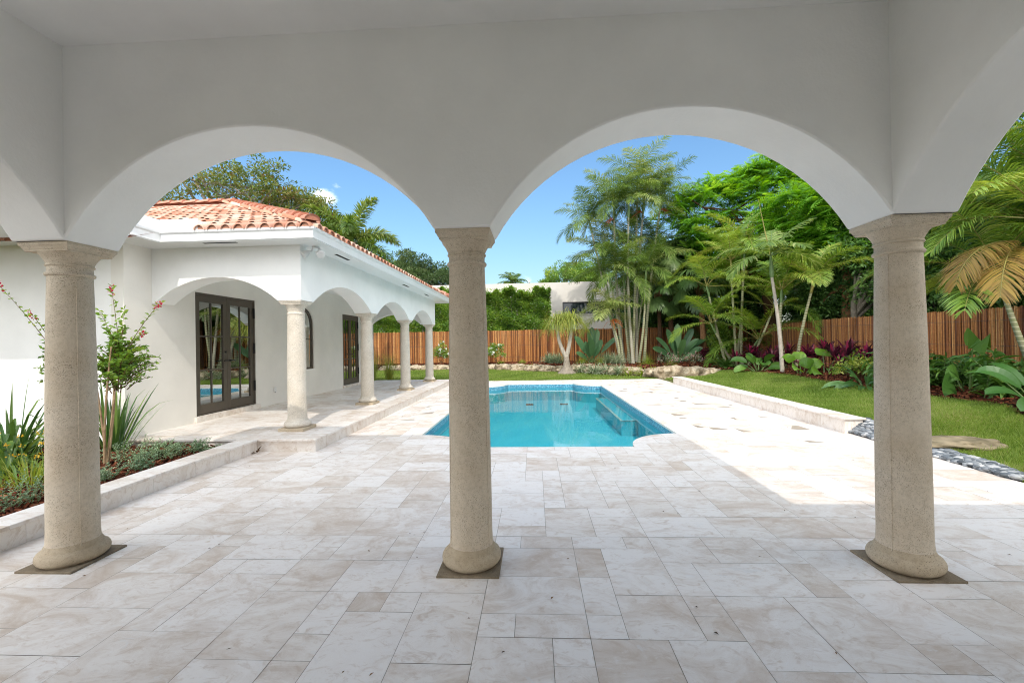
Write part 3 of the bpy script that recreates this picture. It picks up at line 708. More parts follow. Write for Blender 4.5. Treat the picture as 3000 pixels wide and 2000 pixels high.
    tl = MB(); r = np.random.default_rng(3); pitch = .2; cl = .34; sl_ = math.sqrt(1 + k * k)
    a = np.linspace(0, math.pi, 9)
    def barrel(ox, oy, ux, uy, s0, lift=.0):
        """one barrel tile: eave point (ox,oy), direction up the slope (ux,uy), start distance s0 in plan"""
        wv = np.array([-uy, ux]); ln = cl * 1.12 / sl_; P0 = np.array([ox + ux * s0, oy + uy * s0]); P1 = P0 + np.array([ux, uy]) * ln
        zA = z0 + k * s0 + .012 + lift; zB = z0 + k * (s0 + ln) - .008 + lift
        V = []
        jj = r.normal(0, .004)
        for (P, z, rad) in ((P0, zA, .088), (P1, zB, .068), (P0, zA, .072), (P1, zB, .054)):
            for t_ in a: q = P + wv * (math.cos(t_) * rad + jj); V.append((q[0], q[1], z + math.sin(t_) * rad * .92))
        m = len(a); F = []
        for i in range(m - 1):
            F += [(i, i + 1, m + i + 1, m + i), (2 * m + i, 3 * m + i, 3 * m + i + 1, 2 * m + i + 1), (i, 2 * m + i, 2 * m + i + 1, i + 1)]
        tl.add(V, F, r.random())
        if s0 < .05:  # mortar stop in the open end
            q = [P0 + np.array([ux, uy]) * .035 + wv * (math.cos(t_) * .07) for t_ in a]; st.add([(p[0], p[1], zA + math.sin(t_) * .066) for p, t_ in zip(q, a)], [tuple(range(m))], .1)
    st = tl; step = cl / sl_
    # front slope
    x = EX - .1
    while x > -12:
        e = EY - .05 if x > JX else JY - .05
        s_max = min(EX - x + .03, R0) if x > endx else R0
        base = e - EY
        s = 0.0
        while base + s < s_max - .05:
            ss = base + s
            barrel(x, EY, 0, 1, ss) if not (JX - .05 < x < JX + .62 and ss < .03) else None
            if s == 0.0: pass
            s += step
        x -= pitch
    y = EY + .12
    while y < EYF:
        s = -.05; s_max = min(y - EY, (EYF - y) * 1.0 / (R0 and (EYF - ap[1]) / R0)) + .02
        while s < min(s_max, R0) - .05: barrel(EX, y, -1, 0, s); s += step
        y += pitch
    # visible terracotta stops along the eaves
    for x in np.arange(EX - .1, JX + .62, -pitch):
        st.add([(x + math.cos(t_) * .07, EY - .02, z0 - .012 + math.sin(t_) * .066) for t_ in a], [tuple(range(len(a)))], .3)
    for y in np.arange(EY + .12, EYF, pitch):
        st.add([(EX + .02, y + math.cos(t_) * .07, z0 - .012 + math.sin(t_) * .066) for t_ in a], [tuple(range(len(a)))], .3)
    tl.build('barrel_tiles', 'tile', roof, smooth=40)
    # hip and ridge caps
    cp = MB()
    def caps(p, q, rad=.115):
        p, q = np.array(p), np.array(q); d = q - p; Ln = np.linalg.norm(d); d /= Ln; w = np.array([-d[1], d[0], 0]); w /= np.linalg.norm(w); up = np.cross(d, w); up = up if up[2] > 0 else -up
        s = 0
        while s < Ln:
            c0 = p + d * s; c1 = p + d * min(Ln, s + .40); V = []
            for c, rr, hh in ((c0, rad, .05), (c1, rad * .78, .025), (c0, rad * .85, .03), (c1, rad * .66, .01)):
                for t_ in a: V.append(c + w * math.cos(t_) * rr + up * (math.sin(t_) * rr * .8 + hh))
            m = len(a); F = []
            for i in range(m - 1): F += [(i, i + 1, m + i + 1, m + i), (i, 2 * m + i, 2 * m + i + 1, i + 1)]
            cp.add(V, F, r.random())
            if s == 0: cp.add([c0 + w * math.cos(t_) * rad + up * (math.sin(t_) * rad * .8 + .05) for t_ in a], [tuple(range(m))], .2)
            s += .33
    caps((EX - .02, EY + .02, z0 + .05), (ap[0], ap[1], ap[2] + .05)); caps((ap[0] + .1, ap[1], ap[2] + .06), (-12, ap[1], ap[2] + .06)); caps((EX - .02, EYF, z0 + .05), (ap[0], ap[1], ap[2] + .05))
    cp.build('ridge_caps', 'ridge', roof, smooth=40)
    # deeper roof over the entry further left, which shades the wall
    mb = MB(); mb.box(-14.6, -5.92, 4.57, JY - .06, EZ0 - .01, EZ1); mb.build('entry_canopy', 'trim', g)
build_house()

def build_fixtures():
    x, y, z = -3.46, 6.75, EZ0
    f = thing('floodlight', 'white twin-head floodlight under the eave at the house corner', 'floodlight', (x, y, z))
    mb = MB(); mb.lathe([(.001, -.03), (.055, -.03), (.06, 0), (.001, 0)], (x, y, z), 18); mb.build('mount', 'plastic', f, smooth=40)
    for s in (-1, 1):
        mb = MB(); a = (x + s * .05, y, z - .03); b = (x + s * .085, y - .05, z - .085); mb.tube([a, ((a[0] + b[0]) / 2, y, z - .07), b], .014, 8)
        d = np.array([s * .5, -.6, -.6]); d /= np.linalg.norm(d); b = np.array(b)
        mb.tube([b, b + d * .03, b + d * .07, b + d * .12, b + d * .125], [.022, .045, .058, .064, .05], 16); mb.build('lamp_head', 'plastic', f, smooth=40)
    o = thing('outlet_box', 'small white outlet cover low on the wall right of the double door', 'outlet', (HX, 9.81, .53))
    mb = MB(); mb.box(HX, HX + .035, 9.775, 9.845, .47, .59); mb.build('cover', 'plastic', o, bevel=.006)
    mb = MB(); mb.tube([(HX + .035, 9.81, .47), (HX + .02, 9.81, .46)], .008, 6); mb.build('cable_port', 'black', o)
build_fixtures()

def build_walls():
    w = thing('planter_wall', 'low ivory stone planter wall along the left edge of the patio', 'planter wall', (-4.15, 2, 0))
    r = np.random.default_rng(4); body = MB(); cop = MB(); y = -2.5
    while y < TY0 - .01:
        y2 = min(TY0 + .025, y + .573); body.box(-4.27, -4.035, y + .0015, y2 - .0015, -.02, TZ - .03, r.random()); y = y2
    y = -2.3
    while y < TY0 - .01:
        y2 = min(TY0 - .002, y + .6); cop.box(-4.29, -4.005, y + .001, y2 - .001, TZ - .03, TZ + .0015, r.random()); y = y2
    body.build('body', 'travertine_edge', w); cop.build('coping', 'travertine', w, bevel=.005)
    w = thing('garden_wall', 'low ivory stone seat wall between the pool deck and the right lawn', 'garden wall', (4.98, 11, 0))
    body = MB(); cop = MB(); y = 7.08
    while y < 15.5:
        y2 = min(15.5, y + .573); body.box(4.84, 5.12, y + .0015, y2 - .0015, -.02, .215, r.random()); y = y2
    y = 7.05
    while y < 15.5:
        y2 = min(15.53, y + .6); cop.box(4.81, 5.15, y + .001, y2 - .001, .215, .245, r.random()); y = y2
    body.build('body', 'travertine_edge', w); cop.build('coping', 'travertine', w, bevel=.005)
build_walls()

# ------------------------------------------------------------------ foliage generators
def nrm(a): return a / (np.linalg.norm(a, axis=-1, keepdims=True) + 1e-9)
PROF = {'strap': lambda s: np.clip(1 - s ** 3, 0.02, 1) * (.75 + .25 * np.minimum(1, s * 5)),
        'lance': lambda s: np.clip(np.sin(np.pi * np.clip(.06 + .94 * s, 0, 1)) ** .75, .02, 1),
        'paddle': lambda s: np.clip(np.where(s < .62, np.sin(np.pi / 2 * np.clip(s / .45 + .12, 0, 1)) ** .7, np.sqrt(np.clip(1 - ((s - .62) / .38) ** 2, 0, 1))), .03, 1),
        'heart': lambda s: np.clip(np.where(s < .3, .72 + .28 * np.sin(s / .3 * np.pi / 2), (1 - ((s - .3) / .7) ** 1.6)), .02, 1),
        'hair': lambda s: 1 - .8 * s}
def ribbons(mb, base, d0, length, width, droop, up, nseg=3, prof='strap', rnd=None, fold=0.0, r=rng, wave=0):
    """leaf blades: start direction d0, bent by gravity, blade facing `up`"""
    base = np.atleast_2d(base).astype(float); n = len(base)
    d0 = nrm(np.broadcast_to(np.asarray(d0, float), (n, 3)).copy()); up = np.broadcast_to(np.asarray(up, float), (n, 3))
    length = np.broadcast_to(np.asarray(length, float), (n,)); width = np.broadcast_to(np.asarray(width, float), (n,)); droop = np.broadcast_to(np.asarray(droop, float), (n,))
    S = np.linspace(0, 1, nseg + 1); pos = base.copy(); P = [pos.copy()]; D = [d0]
    for i in range(nseg):
        s = (i + 1) / nseg
        d = d0.copy(); d[:, 2] -= droop * s ** 1.3 * 1.0; d = nrm(d); pos = pos + d * (length / nseg)[:, None]; P.append(pos.copy()); D.append(d)
    w = PROF[prof](S)
    side = nrm(np.cross(D[0], up)); rows = []
    for i in range(nseg + 1):
        sd = nrm(side - (side * D[i]).sum(1)[:, None] * D[i]); hw = (width * w[i] / 2)[:, None]
        if wave: hw = hw * (1 + wave * (r.random((n, 1)) - .5))
        nn = nrm(np.cross(sd, D[i]))
        if fold: rows += [P[i] - sd * hw + nn * hw * fold, P[i], P[i] + sd * hw + nn * hw * fold]
        else: rows += [P[i] - sd * hw, P[i] + sd * hw]
    k = 3 if fold else 2
    V = np.stack(rows, 1); m = V.shape[1]; Q = []
    for i in range(nseg):
        for j in range(k - 1): a = i * k + j; Q.append((a, a + 1, a + k + 1, a + k))
    Q = np.array(Q); F = (np.arange(n) * m)[:, None, None] + Q[None]
    if rnd is None: rnd = r.random(n)
    mb.add(V.reshape(-1, 3), F.reshape(-1, 4), np.repeat(np.broadcast_to(np.asarray(rnd, float), (n,)), m))
def leaves(mb, p, d, up, length, width, rnd=None, r=rng, fold=.25):
    """many small pointed leaves, two triangles each"""
    n = len(p); d = nrm(d); s = nrm(np.cross(d, up)); u = np.cross(s, d)
    L_ = np.broadcast_to(np.asarray(length, float), (n,))[:, None]; W = np.broadcast_to(np.asarray(width, float), (n,))[:, None]
    V = np.stack([p, p + d * L_ * .45 + s * W / 2 + u * W * fold, p + d * L_, p + d * L_ * .45 - s * W / 2 + u * W * fold], 1)
    F = (np.arange(n) * 4)[:, None, None] + np.array([(0, 1, 2), (0, 2, 3)])[None]
    if rnd is None: rnd = r.random(n)
    mb.add(V.reshape(-1, 3), F.reshape(-1, 3), np.repeat(np.broadcast_to(np.asarray(rnd, float), (n,)), 4))
def rand_dir(n, r, zmin=-1.0):
    z = r.uniform(zmin, 1, n); a = r.uniform(0, 2 * np.pi, n); q = np.sqrt(1 - z * z); return np.stack([q * np.cos(a), q * np.sin(a), z], 1)
def frond(leaf, stem, base, az, el, length, bend, nl, ll, lw, vee=.35, ldroop=.55, r=rng, petiole=.12, rr=.014, tone=.5, plume=0, sweep=.9):
    """pinnate palm frond: arching rachis with paired leaflets"""
    n = 15; S = np.linspace(0, 1, n); pts = [np.array(base, float)]; h = np.array([math.cos(az), math.sin(az), 0]); dirs = []
    tw = r.normal(0, .10)
    for i in range(n):
        e = el - bend * (i / (n - 1)) ** 1.25; a = az + tw * (i / (n - 1)); h = np.array([math.cos(a), math.sin(a), 0])
        d = h * math.cos(e) + np.array([0, 0, math.sin(e)]); dirs.append(d)
        if i < n - 1: pts.append(pts[-1] + d * length / (n - 1))
    pts = np.array(pts); dirs = np.array(dirs)
    stem.tube(pts, rr * (1 - .8 * S), 5, .5, cap=False)
    t = np.linspace(petiole, .985, nl); t = np.clip(t + r.normal(0, .004, nl), petiole, .99)
    P = np.stack([np.interp(t, S, pts[:, k]) for k in range(3)], 1); D = nrm(np.stack([np.interp(t, S, dirs[:, k]) for k in range(3)], 1))
    hor = nrm(np.cross(D, [0, 0, 1.])); upv = np.cross(hor, D)
    u = (t - petiole) / (1 - petiole); LL = ll * np.clip(np.sin(np.pi * (.14 + .80 * u)) ** .7, .1, 1)
    for sgn in (-1, 1):
        ang = sweep - .5 * (1 - u) + r.normal(0, .07, nl); ang = np.clip(.45 + .55 * u, 0, 1.2) * sweep + r.normal(0, .06, nl)
        v = vee + r.normal(0, .07 + plume, nl)
        d0 = hor * (sgn * np.cos(ang) * np.cos(v))[:, None] + D * np.sin(ang)[:, None] + upv * np.sin(v)[:, None]
        ribbons(leaf, P, d0, LL * r.uniform(.9, 1.08, nl), lw * r.uniform(.85, 1.1, nl), ldroop * r.uniform(.7, 1.3, nl), upv, 3, 'lance', np.clip(tone + r.normal(0, .16, nl), 0, 1), 0, r)
def palm_crown(leaf, stem, base, nf, length, r, el=(1.25, -.25), bend=(.7, 1.3), nl=42, ll=.55, lw=.035, vee=.35, ldroop=.6, tone=.45, plume=0, petiole=.14, rr=.014, az0=None):
    a0 = r.uniform(0, 6.28) if az0 is None else az0
    for i in range(nf):
        f = i / max(1, nf - 1); az = a0 + i * 2.399 + r.normal(0, .15); e = el[0] + (el[1] - el[0]) * f + r.normal(0, .08)
        frond(leaf, stem, base, az, e, length * r.uniform(.85, 1.1) * (.82 + .18 * f), r.uniform(*bend), nl, ll, lw, vee, ldroop, r, petiole, rr, tone + r.normal(0, .14), plume)
def curve(p, q, bulge=(0, 0, 0), n=9):
    p, q, b = np.array(p, float), np.array(q, float), np.array(bulge, float); t = np.linspace(0, 1, n)[:, None]
    return p + (q - p) * t + b * np.sin(np.pi * t)
def fan_crown(leaf, stem, base, nf, r, pet=(.7, 1.1), size=.85, el=(1.2, -.7), tone=.45, droop=1.0, nseg=38):
    a0 = r.uniform(0, 6.28)
    for i in range(nf):
        f = i / max(1, nf - 1); az = a0 + i * 2.399; e = el[0] + (el[1] - el[0]) * f + r.normal(0, .1); L_ = r.uniform(*pet)
        h = np.array([math.cos(az), math.sin(az), 0]); d = h * math.cos(e) + np.array([0, 0, math.sin(e)])
        p1 = np.array(base) + d * L_ + np.array([0, 0, -.10 * L_]); stem.tube(curve(base, p1, (0, 0, .06), 6), [.016, .014, .012, .011, .010, .009], 5, cap=False)
        side = nrm(np.cross(d, [0, 0, 1.])); e2 = e - .55; dd = h * math.cos(e2) + np.array([0, 0, math.sin(e2)]); n_ = np.cross(side, dd)
        A = np.linspace(-2.35, 2.35, nseg) + r.normal(0, .02, nseg)
        d0 = dd[None] * np.cos(A)[:, None] + side[None] * np.sin(A)[:, None] + n_[None] * (.18 * np.abs(np.sin(A)))[:, None]
        ribbons(leaf, np.repeat(p1[None], nseg, 0), d0, size * r.uniform(.9, 1.08, nseg) * (1 - .12 * np.abs(A) / 2.3), size * .105, droop * r.uniform(.8, 1.3, nseg), n_, 5, 'lance', np.clip(tone + r.normal(0, .13) + r.normal(0, .07, nseg), 0, 1), 0, r)
def clump(mb, c, n, length, width, r, spread=.04, el=(1.45, .5), droop=(.4, 1.2), prof='strap', nseg=5, fold=.25, rnd=None, lvar=.3):
    a = r.uniform(0, 2 * np.pi, n); e = r.uniform(el[1], el[0], n); d = np.stack([np.cos(a) * np.cos(e), np.sin(a) * np.cos(e), np.sin(e)], 1)
    b = np.array(c) + np.stack([np.cos(a), np.sin(a), np.zeros(n)], 1) * r.uniform(0, spread, n)[:, None]
    up = np.stack([-np.cos(a) * np.sin(e), -np.sin(a) * np.sin(e), np.cos(e)], 1) + r.normal(0, .25, (n, 3))
    ribbons(mb, b, d, length * r.uniform(1 - lvar, 1 + lvar * .4, n), width * r.uniform(.7, 1.1, n), r.uniform(*droop, n), up, nseg, prof, rnd if rnd is None else np.clip(rnd + r.normal(0, .2, n), 0, 1), fold, r)
def leaf_cloud(mb, centers, rad, n_per, ll, lw, r, up_bias=.6, tone=None, flat=.6, shell=.5):
    for c, q in zip(centers, np.broadcast_to(rad, (len(centers),))):
        n = max(3, int(n_per * r.uniform(.7, 1.3))); o = rand_dir(n, r, -.75); k = q * r.uniform(shell, 1.0, n)[:, None] ** .7
        p = np.array(c) + o * k * np.array([1, 1, flat]); d = o + r.normal(0, .55, (n, 3)) + np.array([0, 0, -.15])
        up = o * .5 + np.array([0, 0, up_bias]) + r.normal(0, .3, (n, 3)); t0 = r.uniform(.15, .8) if tone is None else tone + r.normal(0, .12)
        leaves(mb, p, d, up, ll * r.uniform(.7, 1.2, n), lw * r.uniform(.7, 1.2, n), np.clip(t0 + r.normal(0, .17, n), 0, 1), r)
def crown_points(c, R, n, r, zmin=-.5, fill=.55):
    d = rand_dir(n, r, zmin); k = r.uniform(fill, 1, n)[:, None] ** .6; lump = 1 + .16 * np.sin(d[:, :1] * 5 + c[0]) + .14 * np.sin(d[:, 1:2] * 6 + 2 * c[1]) + .1 * np.sin(d[:, 2:] * 7)
    return np.array(c) + d * k * lump * np.array(R)
def limbs(mb, base, top, pts, r0, r, n=7, seg=7):
    """tapered trunk and limbs reaching into the crown points"""
    base, top = np.array(base, float), np.array(top, float); mb.tube(curve(base, top, r.normal(0, .12, 3) * [1, 1, 0], 9), np.linspace(r0 * 1.15, r0 * .72, 9), seg + 3)
    for i in r.choice(len(pts), min(n, len(pts)), replace=False):
        s = base + (top - base) * r.uniform(.72, 1.0); m = curve(s, pts[i], (0, 0, .25 * np.linalg.norm(pts[i] - s) * .5), 8); mb.tube(m, np.linspace(r0 * .5, .012, 8), seg)
        for _ in range(2):
            j = r.integers(len(pts)); s2 = m[r.integers(3, 6)]
            if np.linalg.norm(pts[j] - s2) < np.linalg.norm(pts[i] - s) * .9: mb.tube(curve(s2, pts[j], (0, 0, .1), 6), np.linspace(r0 * .22, .008, 6), 5)
def trunk(parent, pts, rad, mat, name='trunk', seg=12):
    mb = MB(); mb.tube(pts, rad, seg); return mb.build(name, mat, parent, smooth=50)

# ------------------------------------------------------------------ ground: one sheet to the horizon, with a gap where the deck and planter stand
def ss(a, b, x): t = np.clip((x - a) / (b - a), 0, 1); return t * t * (3 - 2 * t)
BED = [(-14, 24.0), (-6, 24.2), (-2.3, 24.0), (0.2, 22.2), (2.2, 21.3), (3.5, 20.1), (4.6, 19.0), (5.2, 18.2), (6.6, 17.8), (7.6, 17.6), (9, 17.2), (14, 16.5)]
def bed_y(x): return np.interp(x, [p[0] for p in BED], [p[1] for p in BED])
def gh(x, y):
    x, y = np.asarray(x, float), np.asarray(y, float)
    right = ss(4.9, 5.2, x) * ss(6.4, 7.3, y) * .20 + ss(5.2, 10, x) * (.12 + .14 * ss(3.0, 8, y))
    right = np.where(x < 4.95, 0, right) * ss(2.5, 4.5, y)
    bank = ss(15.3, 17.5, y)
    back = ss(17.5, 24, y) * .12 + ss(0, .5, y - bed_y(x)) * .26
    return np.where(y > 15.3, np.maximum(back, right * (1 - bank) + bank * np.maximum(back, np.where(x > 6.0, .30 * ss(6, 7.5, x), 0))), right) - .015
def build_ground():
    xs = np.unique(np.concatenate([[-400, -150, -60, -30, -20], np.arange(-15, 15.01, .25), [DX0, DX1], [18, 25, 40, 80, 200, 400]])); ys = np.unique(np.concatenate([[-200, -60, -20], np.arange(-6, 31, .25), [DY1, DY0], [35, 45, 70, 150, 400, 900]]))
    X, Y = np.meshgrid(xs, ys); Z = gh(X, Y); Z = Z + np.where(Y > 17.6, .012 * np.sin(X * 3.1) * np.sin(Y * 2.3), 0)
    V = np.stack([X, Y, Z], -1).reshape(-1, 3); nx = len(xs); F = []
    for j in range(len(ys) - 1):
        for i in range(nx - 1):
            cx, cy = (xs[i] + xs[i + 1]) / 2, (ys[j] + ys[j + 1]) / 2
            if DX0 < cx < DX1 and DY0 < cy < DY1: continue
            F.append((j * nx + i, j * nx + i + 1, (j + 1) * nx + i + 1, (j + 1) * nx + i))
    mb = MB(); mb.add(V, F); tag(mb.build('ground', 'lawn', smooth=True), kind='structure')
    # mulched planting beds lie just above the soil
    mb = MB(); r = np.random.default_rng(9)
    def sheet(x0, x1, y0, y1, st, test, dz):
        xs = np.arange(x0, x1 + st, st); ys = np.arange(y0, y1 + st, st)
        for i in range(len(xs) - 1):
            for j in range(len(ys) - 1):
                if test(xs[i] + st / 2, ys[j] + st / 2): mb.add([(x, y, gh(x, y) + dz) for x, y in ((xs[i], ys[j]), (xs[i + 1], ys[j]), (xs[i + 1], ys[j + 1]), (xs[i], ys[j + 1]))], [(0, 1, 2, 3)])
    sheet(-12, 14, 16.5, 27, .5, lambda x, y: y > bed_y(x) + .1 and x < fence_x(y), .02)
    sheet(5, 13, 4, 18, .25, lambda x, y: x > bed_x(y) and x < fence_x(y), .02)
    mb.build('planting_bed', 'soil')
    tag(bpy.data.objects['planting_bed'], kind='structure')
    mb = MB(); xs = np.linspace(-9, -4.28, 24); ys = np.linspace(-2.5, TY0 + .04, 44); V = [(x, y, .085 + .03 * math.sin(x * 5 + y * 3) * math.sin(y * 4)) for y in ys for x in xs]; n = 24
    mb.add(V, [(j * n + i, j * n + i + 1, (j + 1) * n + i + 1, (j + 1) * n + i) for j in range(43) for i in range(23)]); tag(mb.build('planter_soil', 'soil', smooth=True), kind='structure')
def fence_x(y): return 10.9 + .135 * (y - 10.5)
def bed_x(y): return np.interp(y, [4, 6.5, 7.5, 9, 11, 14, 17, 18], [6.7, 7.1, 7.6, 7.5, 7.6, 7.95, 7.6, 7.2])
build_ground()

# ------------------------------------------------------------------ bamboo fences
def build_fence(name, label, p, q, zb, H, r, rad=.0165):
    p, q = np.array(p, float), np.array(q, float); Ln = np.linalg.norm(q - p); d = (q - p) / Ln; w = np.array([-d[1], d[0]])
    f = thing(name, label, 'fence', (*p, zb(p)))
    mb = MB(); s = 0; grp = .5; a = np.linspace(0, 2 * np.pi, 6, endpoint=False)
    while s < Ln:
        rr = rad * r.uniform(.65, 1.25); c = p + d * (s + rr) + w * r.normal(0, .006); z0 = zb(c) - .03; z1 = z0 + H + r.normal(0, .012)
        lean = r.normal(0, .010); V = []; k = 4
        for i in range(k):
            t = i / (k - 1); cc = c + d * (lean * t + r.normal(0, .003)); 
            V += [(cc[0] + rr * math.cos(t_), cc[1] + rr * math.sin(t_), z0 + (z1 - z0) * t) for t_ in a]
        F = [(i * 6 + j, i * 6 + (j + 1) % 6, i * 6 + 6 + (j + 1) % 6, i * 6 + 6 + j) for i in range(k - 1) for j in range(6)] + [tuple(range((k - 1) * 6, k * 6))]
        mb.add(V, F, np.clip(.80 * r.random() + .22 * grp + .06 * math.sin(s * 1.7), 0, 1)); s += rr * 2.05
        if r.random() < .5: grp = r.random()
    mb.build('canes', 'bamboo', f, smooth=60)
    b = MB(); V = []; n = 24
    for i in range(n + 1):
        c = p + d * Ln * i / n + w * (.035 if name else 0); V += [(c[0], c[1], zb(c) - .05), (c[0], c[1], zb(c) + H - .06)]
    b.add(V, [(2 * i, 2 * i + 2, 2 * i + 3, 2 * i + 1) for i in range(n)]); b.build('backing', 'bark_brown', f)
    for h in (.30, 1.0, 1.6):
        t = MB(); m = 40; t.tube([(*(p + d * Ln * i / m - w * .022), zb(p + d * Ln * i / m) + h) for i in range(m + 1)], .0035, 4); t.build('tie_wire', 'wire', f)
    return f
r_ = np.random.default_rng(31)
build_fence('bamboo_fence', 'brown bamboo cane fence along the back of the garden below the hedge', (-14, 26.1), (12.9, 26.0), lambda c: .40, 1.93, r_)
build_fence('bamboo_fence', 'brown bamboo cane fence along the right side beside the cordylines', (fence_x(25.9), 25.9), (fence_x(1.5), 1.5), lambda c: .24 + .14 * float(ss(9, 20, c[1])), 1.92, r_)

# ------------------------------------------------------------------ neighbour's house and distant things
def build_neighbour():
    g = thing('neighbor_house', 'flat-roofed beige modern house with a dark strip window behind the back hedge', 'house', (-1, 31, 0))
    Y = 29.6; mb = MB(); w = (1.95, 7.2, 3.42, 4.25)
    mb.box(-16, w[0], Y, Y + .3, -.1, 5.60).box(w[1], 11, Y, Y + .3, -.1, 5.60).box(w[0], w[1], Y, Y + .3, -.1, w[2]).box(w[0], w[1], Y, Y + .3, w[3], 5.60)
    mb.box(-16, -15.7, Y + .3, 40, -.1, 5.6).box(10.7, 11, Y + .3, 40, -.1, 5.6).box(-16, 11, 39.7, 40, -.1, 5.59); mb.build('wall', 'stucco_beige', g)
    mb = MB(); mb.box(-15.7, 10.7, Y + .3, 39.7, 5.25, 5.4); mb.build('roof', 'stucco_beige', g)
    mb = MB(); mb.box(-15.7, 10.7, Y + 2.5, Y + 2.6, 0, 5.25); mb.build('room', 'slot', g)
    fr = MB(); fr.box(w[0], w[1], Y + .06, Y + .2, w[2], w[2] + .07).box(w[0], w[1], Y + .06, Y + .2, w[3] - .07, w[3])
    for x in (w[0], 4.0, 5.6, w[1] - .07): fr.box(x, x + .07, Y + .06, Y + .2, w[2] + .07, w[3] - .07)
    wi = fr.build('window', 'black', g); gl = MB(); gl.box(w[0] + .07, w[1] - .07, Y + .12, Y + .13, w[2] + .07, w[3] - .07); gl.build('pane', 'glass_dark', wi)
    sl = MB(); sl.box(w[0] - .05, w[1] + .05, Y - .05, Y + .05, w[2] - .06, w[2] - .002); sl.build('sill', 'stucco_beige', wi)
    mb = MB(); mb.box(4.0, 4.35, Y - .14, Y - .002, 4.36, 4.46); mb.build('wall_light', 'plastic', g)
build_neighbour()
def build_pole():
    g = thing('utility_pole', 'thin distant utility pole with cross arm above the neighbouring roof', 'utility pole', (-.6, 70, 0))
    mb = MB(); mb.tube([(-.6, 70, 0), (-.6, 70, 11.3)], [.16, .09], 8); mb.build('pole', 'bark_grey', g)
    mb = MB(); mb.box(-1.4, .2, 69.95, 70.05, 10.4, 10.5); mb.build('cross_arm', 'bark_grey', g)
    for x in (-1.3, -.6, .1):
        mb = MB(); mb.lathe([(.01, 0), (.07, .02), (.07, .2), (.01, .24)], (x, 70, 10.5), 8); mb.build('insulator', 'plastic', g)
    for x in (-1.3, .1):
        mb = MB(); mb.tube(curve((x - 45, 72, 10.9), (x, 70, 10.7), (0, 0, -.5), 14), .02, 4); mb.tube(curve((x, 70, 10.7), (x + 45, 72, 10.9), (0, 0, -.5), 14), .02, 4); mb.build('wire', 'wire', g)
build_pole()

# ------------------------------------------------------------------ hedge and trees
def hedge(x0, x1, y0, y1, z0, z1, label, name='hedge', seed=1, dens=2300):
    r = np.random.default_rng(seed); g = thing(name, label, 'hedge', ((x0 + x1) / 2, (y0 + y1) / 2, z0))
    mb = MB(); n = int((x1 - x0) * (z1 - z0) * dens)
    def surf(n):
        x = r.uniform(x0, x1, n); u = r.random(n); z = z0 + (z1 - z0) * r.random(n) ** .9; front = u < .62
        bul = .14 * np.sin(x * 2.3 + 1) + .10 * np.sin(x * 4.9 + z * 3) + .08 * np.sin(z * 5.3 + x)
        y = np.where(front, y0 + .3 - bul + np.abs(r.normal(0, .10, n)), r.uniform(y0, y1, n)); top = z1 + .16 * np.sin(x * 3.1) + .12 * np.sin(x * 7.3) + .1 * np.sin(x * 13)
        z = np.where(front, z * 1.0, top - np.abs(r.normal(0, .14, n))); z = np.minimum(z, top)
        return np.stack([x, y, z], 1), front
    p, fr = surf(n); d = rand_dir(n, r, -.4); d[:, 1] -= .3; up = np.where(fr[:, None], np.array([0, -1.0, .7]), np.array([0, -.2, 1.])) + r.normal(0, .35, (n, 3))
    tone = .42 + .2 * np.sin(p[:, 0] * 3.7 + p[:, 2] * 4.1) * np.sin(p[:, 2] * 5 + 1) + r.normal(0, .17, n)
    leaves(mb, p, d, up, r.uniform(.11, .2, n), r.uniform(.06, .1, n), np.clip(tone, 0, 1), r)
    # upright new shoots along the top
    m = int((x1 - x0) * 70); x = r.uniform(x0, x1, m); p = np.stack([x, r.uniform(y0, y1 - .1, m), z1 + .10 * np.sin(x * 3.1) + r.uniform(-.1, .22, m)], 1)
    leaves(mb, p, rand_dir(m, r, .3), r.normal(0, 1, (m, 3)), .14, .06, np.clip(.7 + r.normal(0, .2, m), 0, 1), r)
    mb.build('foliage', 'hedge', g)
    st = MB()
    for x in np.arange(x0 + .2, x1, .45): st.tube(curve((x, (y0 + y1) / 2, 0), (x + r.normal(0, .2), (y0 + y1) / 2, z1 - .4), r.normal(0, .1, 3)), np.linspace(.05, .012, 9), 5)
    for _ in range(int((x1 - x0) * 9)):
        x = r.uniform(x0, x1); z = r.uniform(z0, z1 - .5); st.tube(curve((x, (y0 + y1) / 2, z), (x + r.normal(0, .3), r.uniform(y0 + .2, y1), z + .6), (0, 0, .05), 5), np.linspace(.022, .006, 5), 4)
    st.build('stems', 'bark_grey', g)
hedge(-11.5, -2.0, 26.6, 27.9, 2.0, 4.75, 'glossy green clipped hedge behind the fence, seen past the house arcade', seed=1)
hedge(-1.98, 1.0, 26.6, 27.9, 2.0, 4.72, 'glossy green clipped hedge block over the fence beside the beige neighbour house', seed=2)

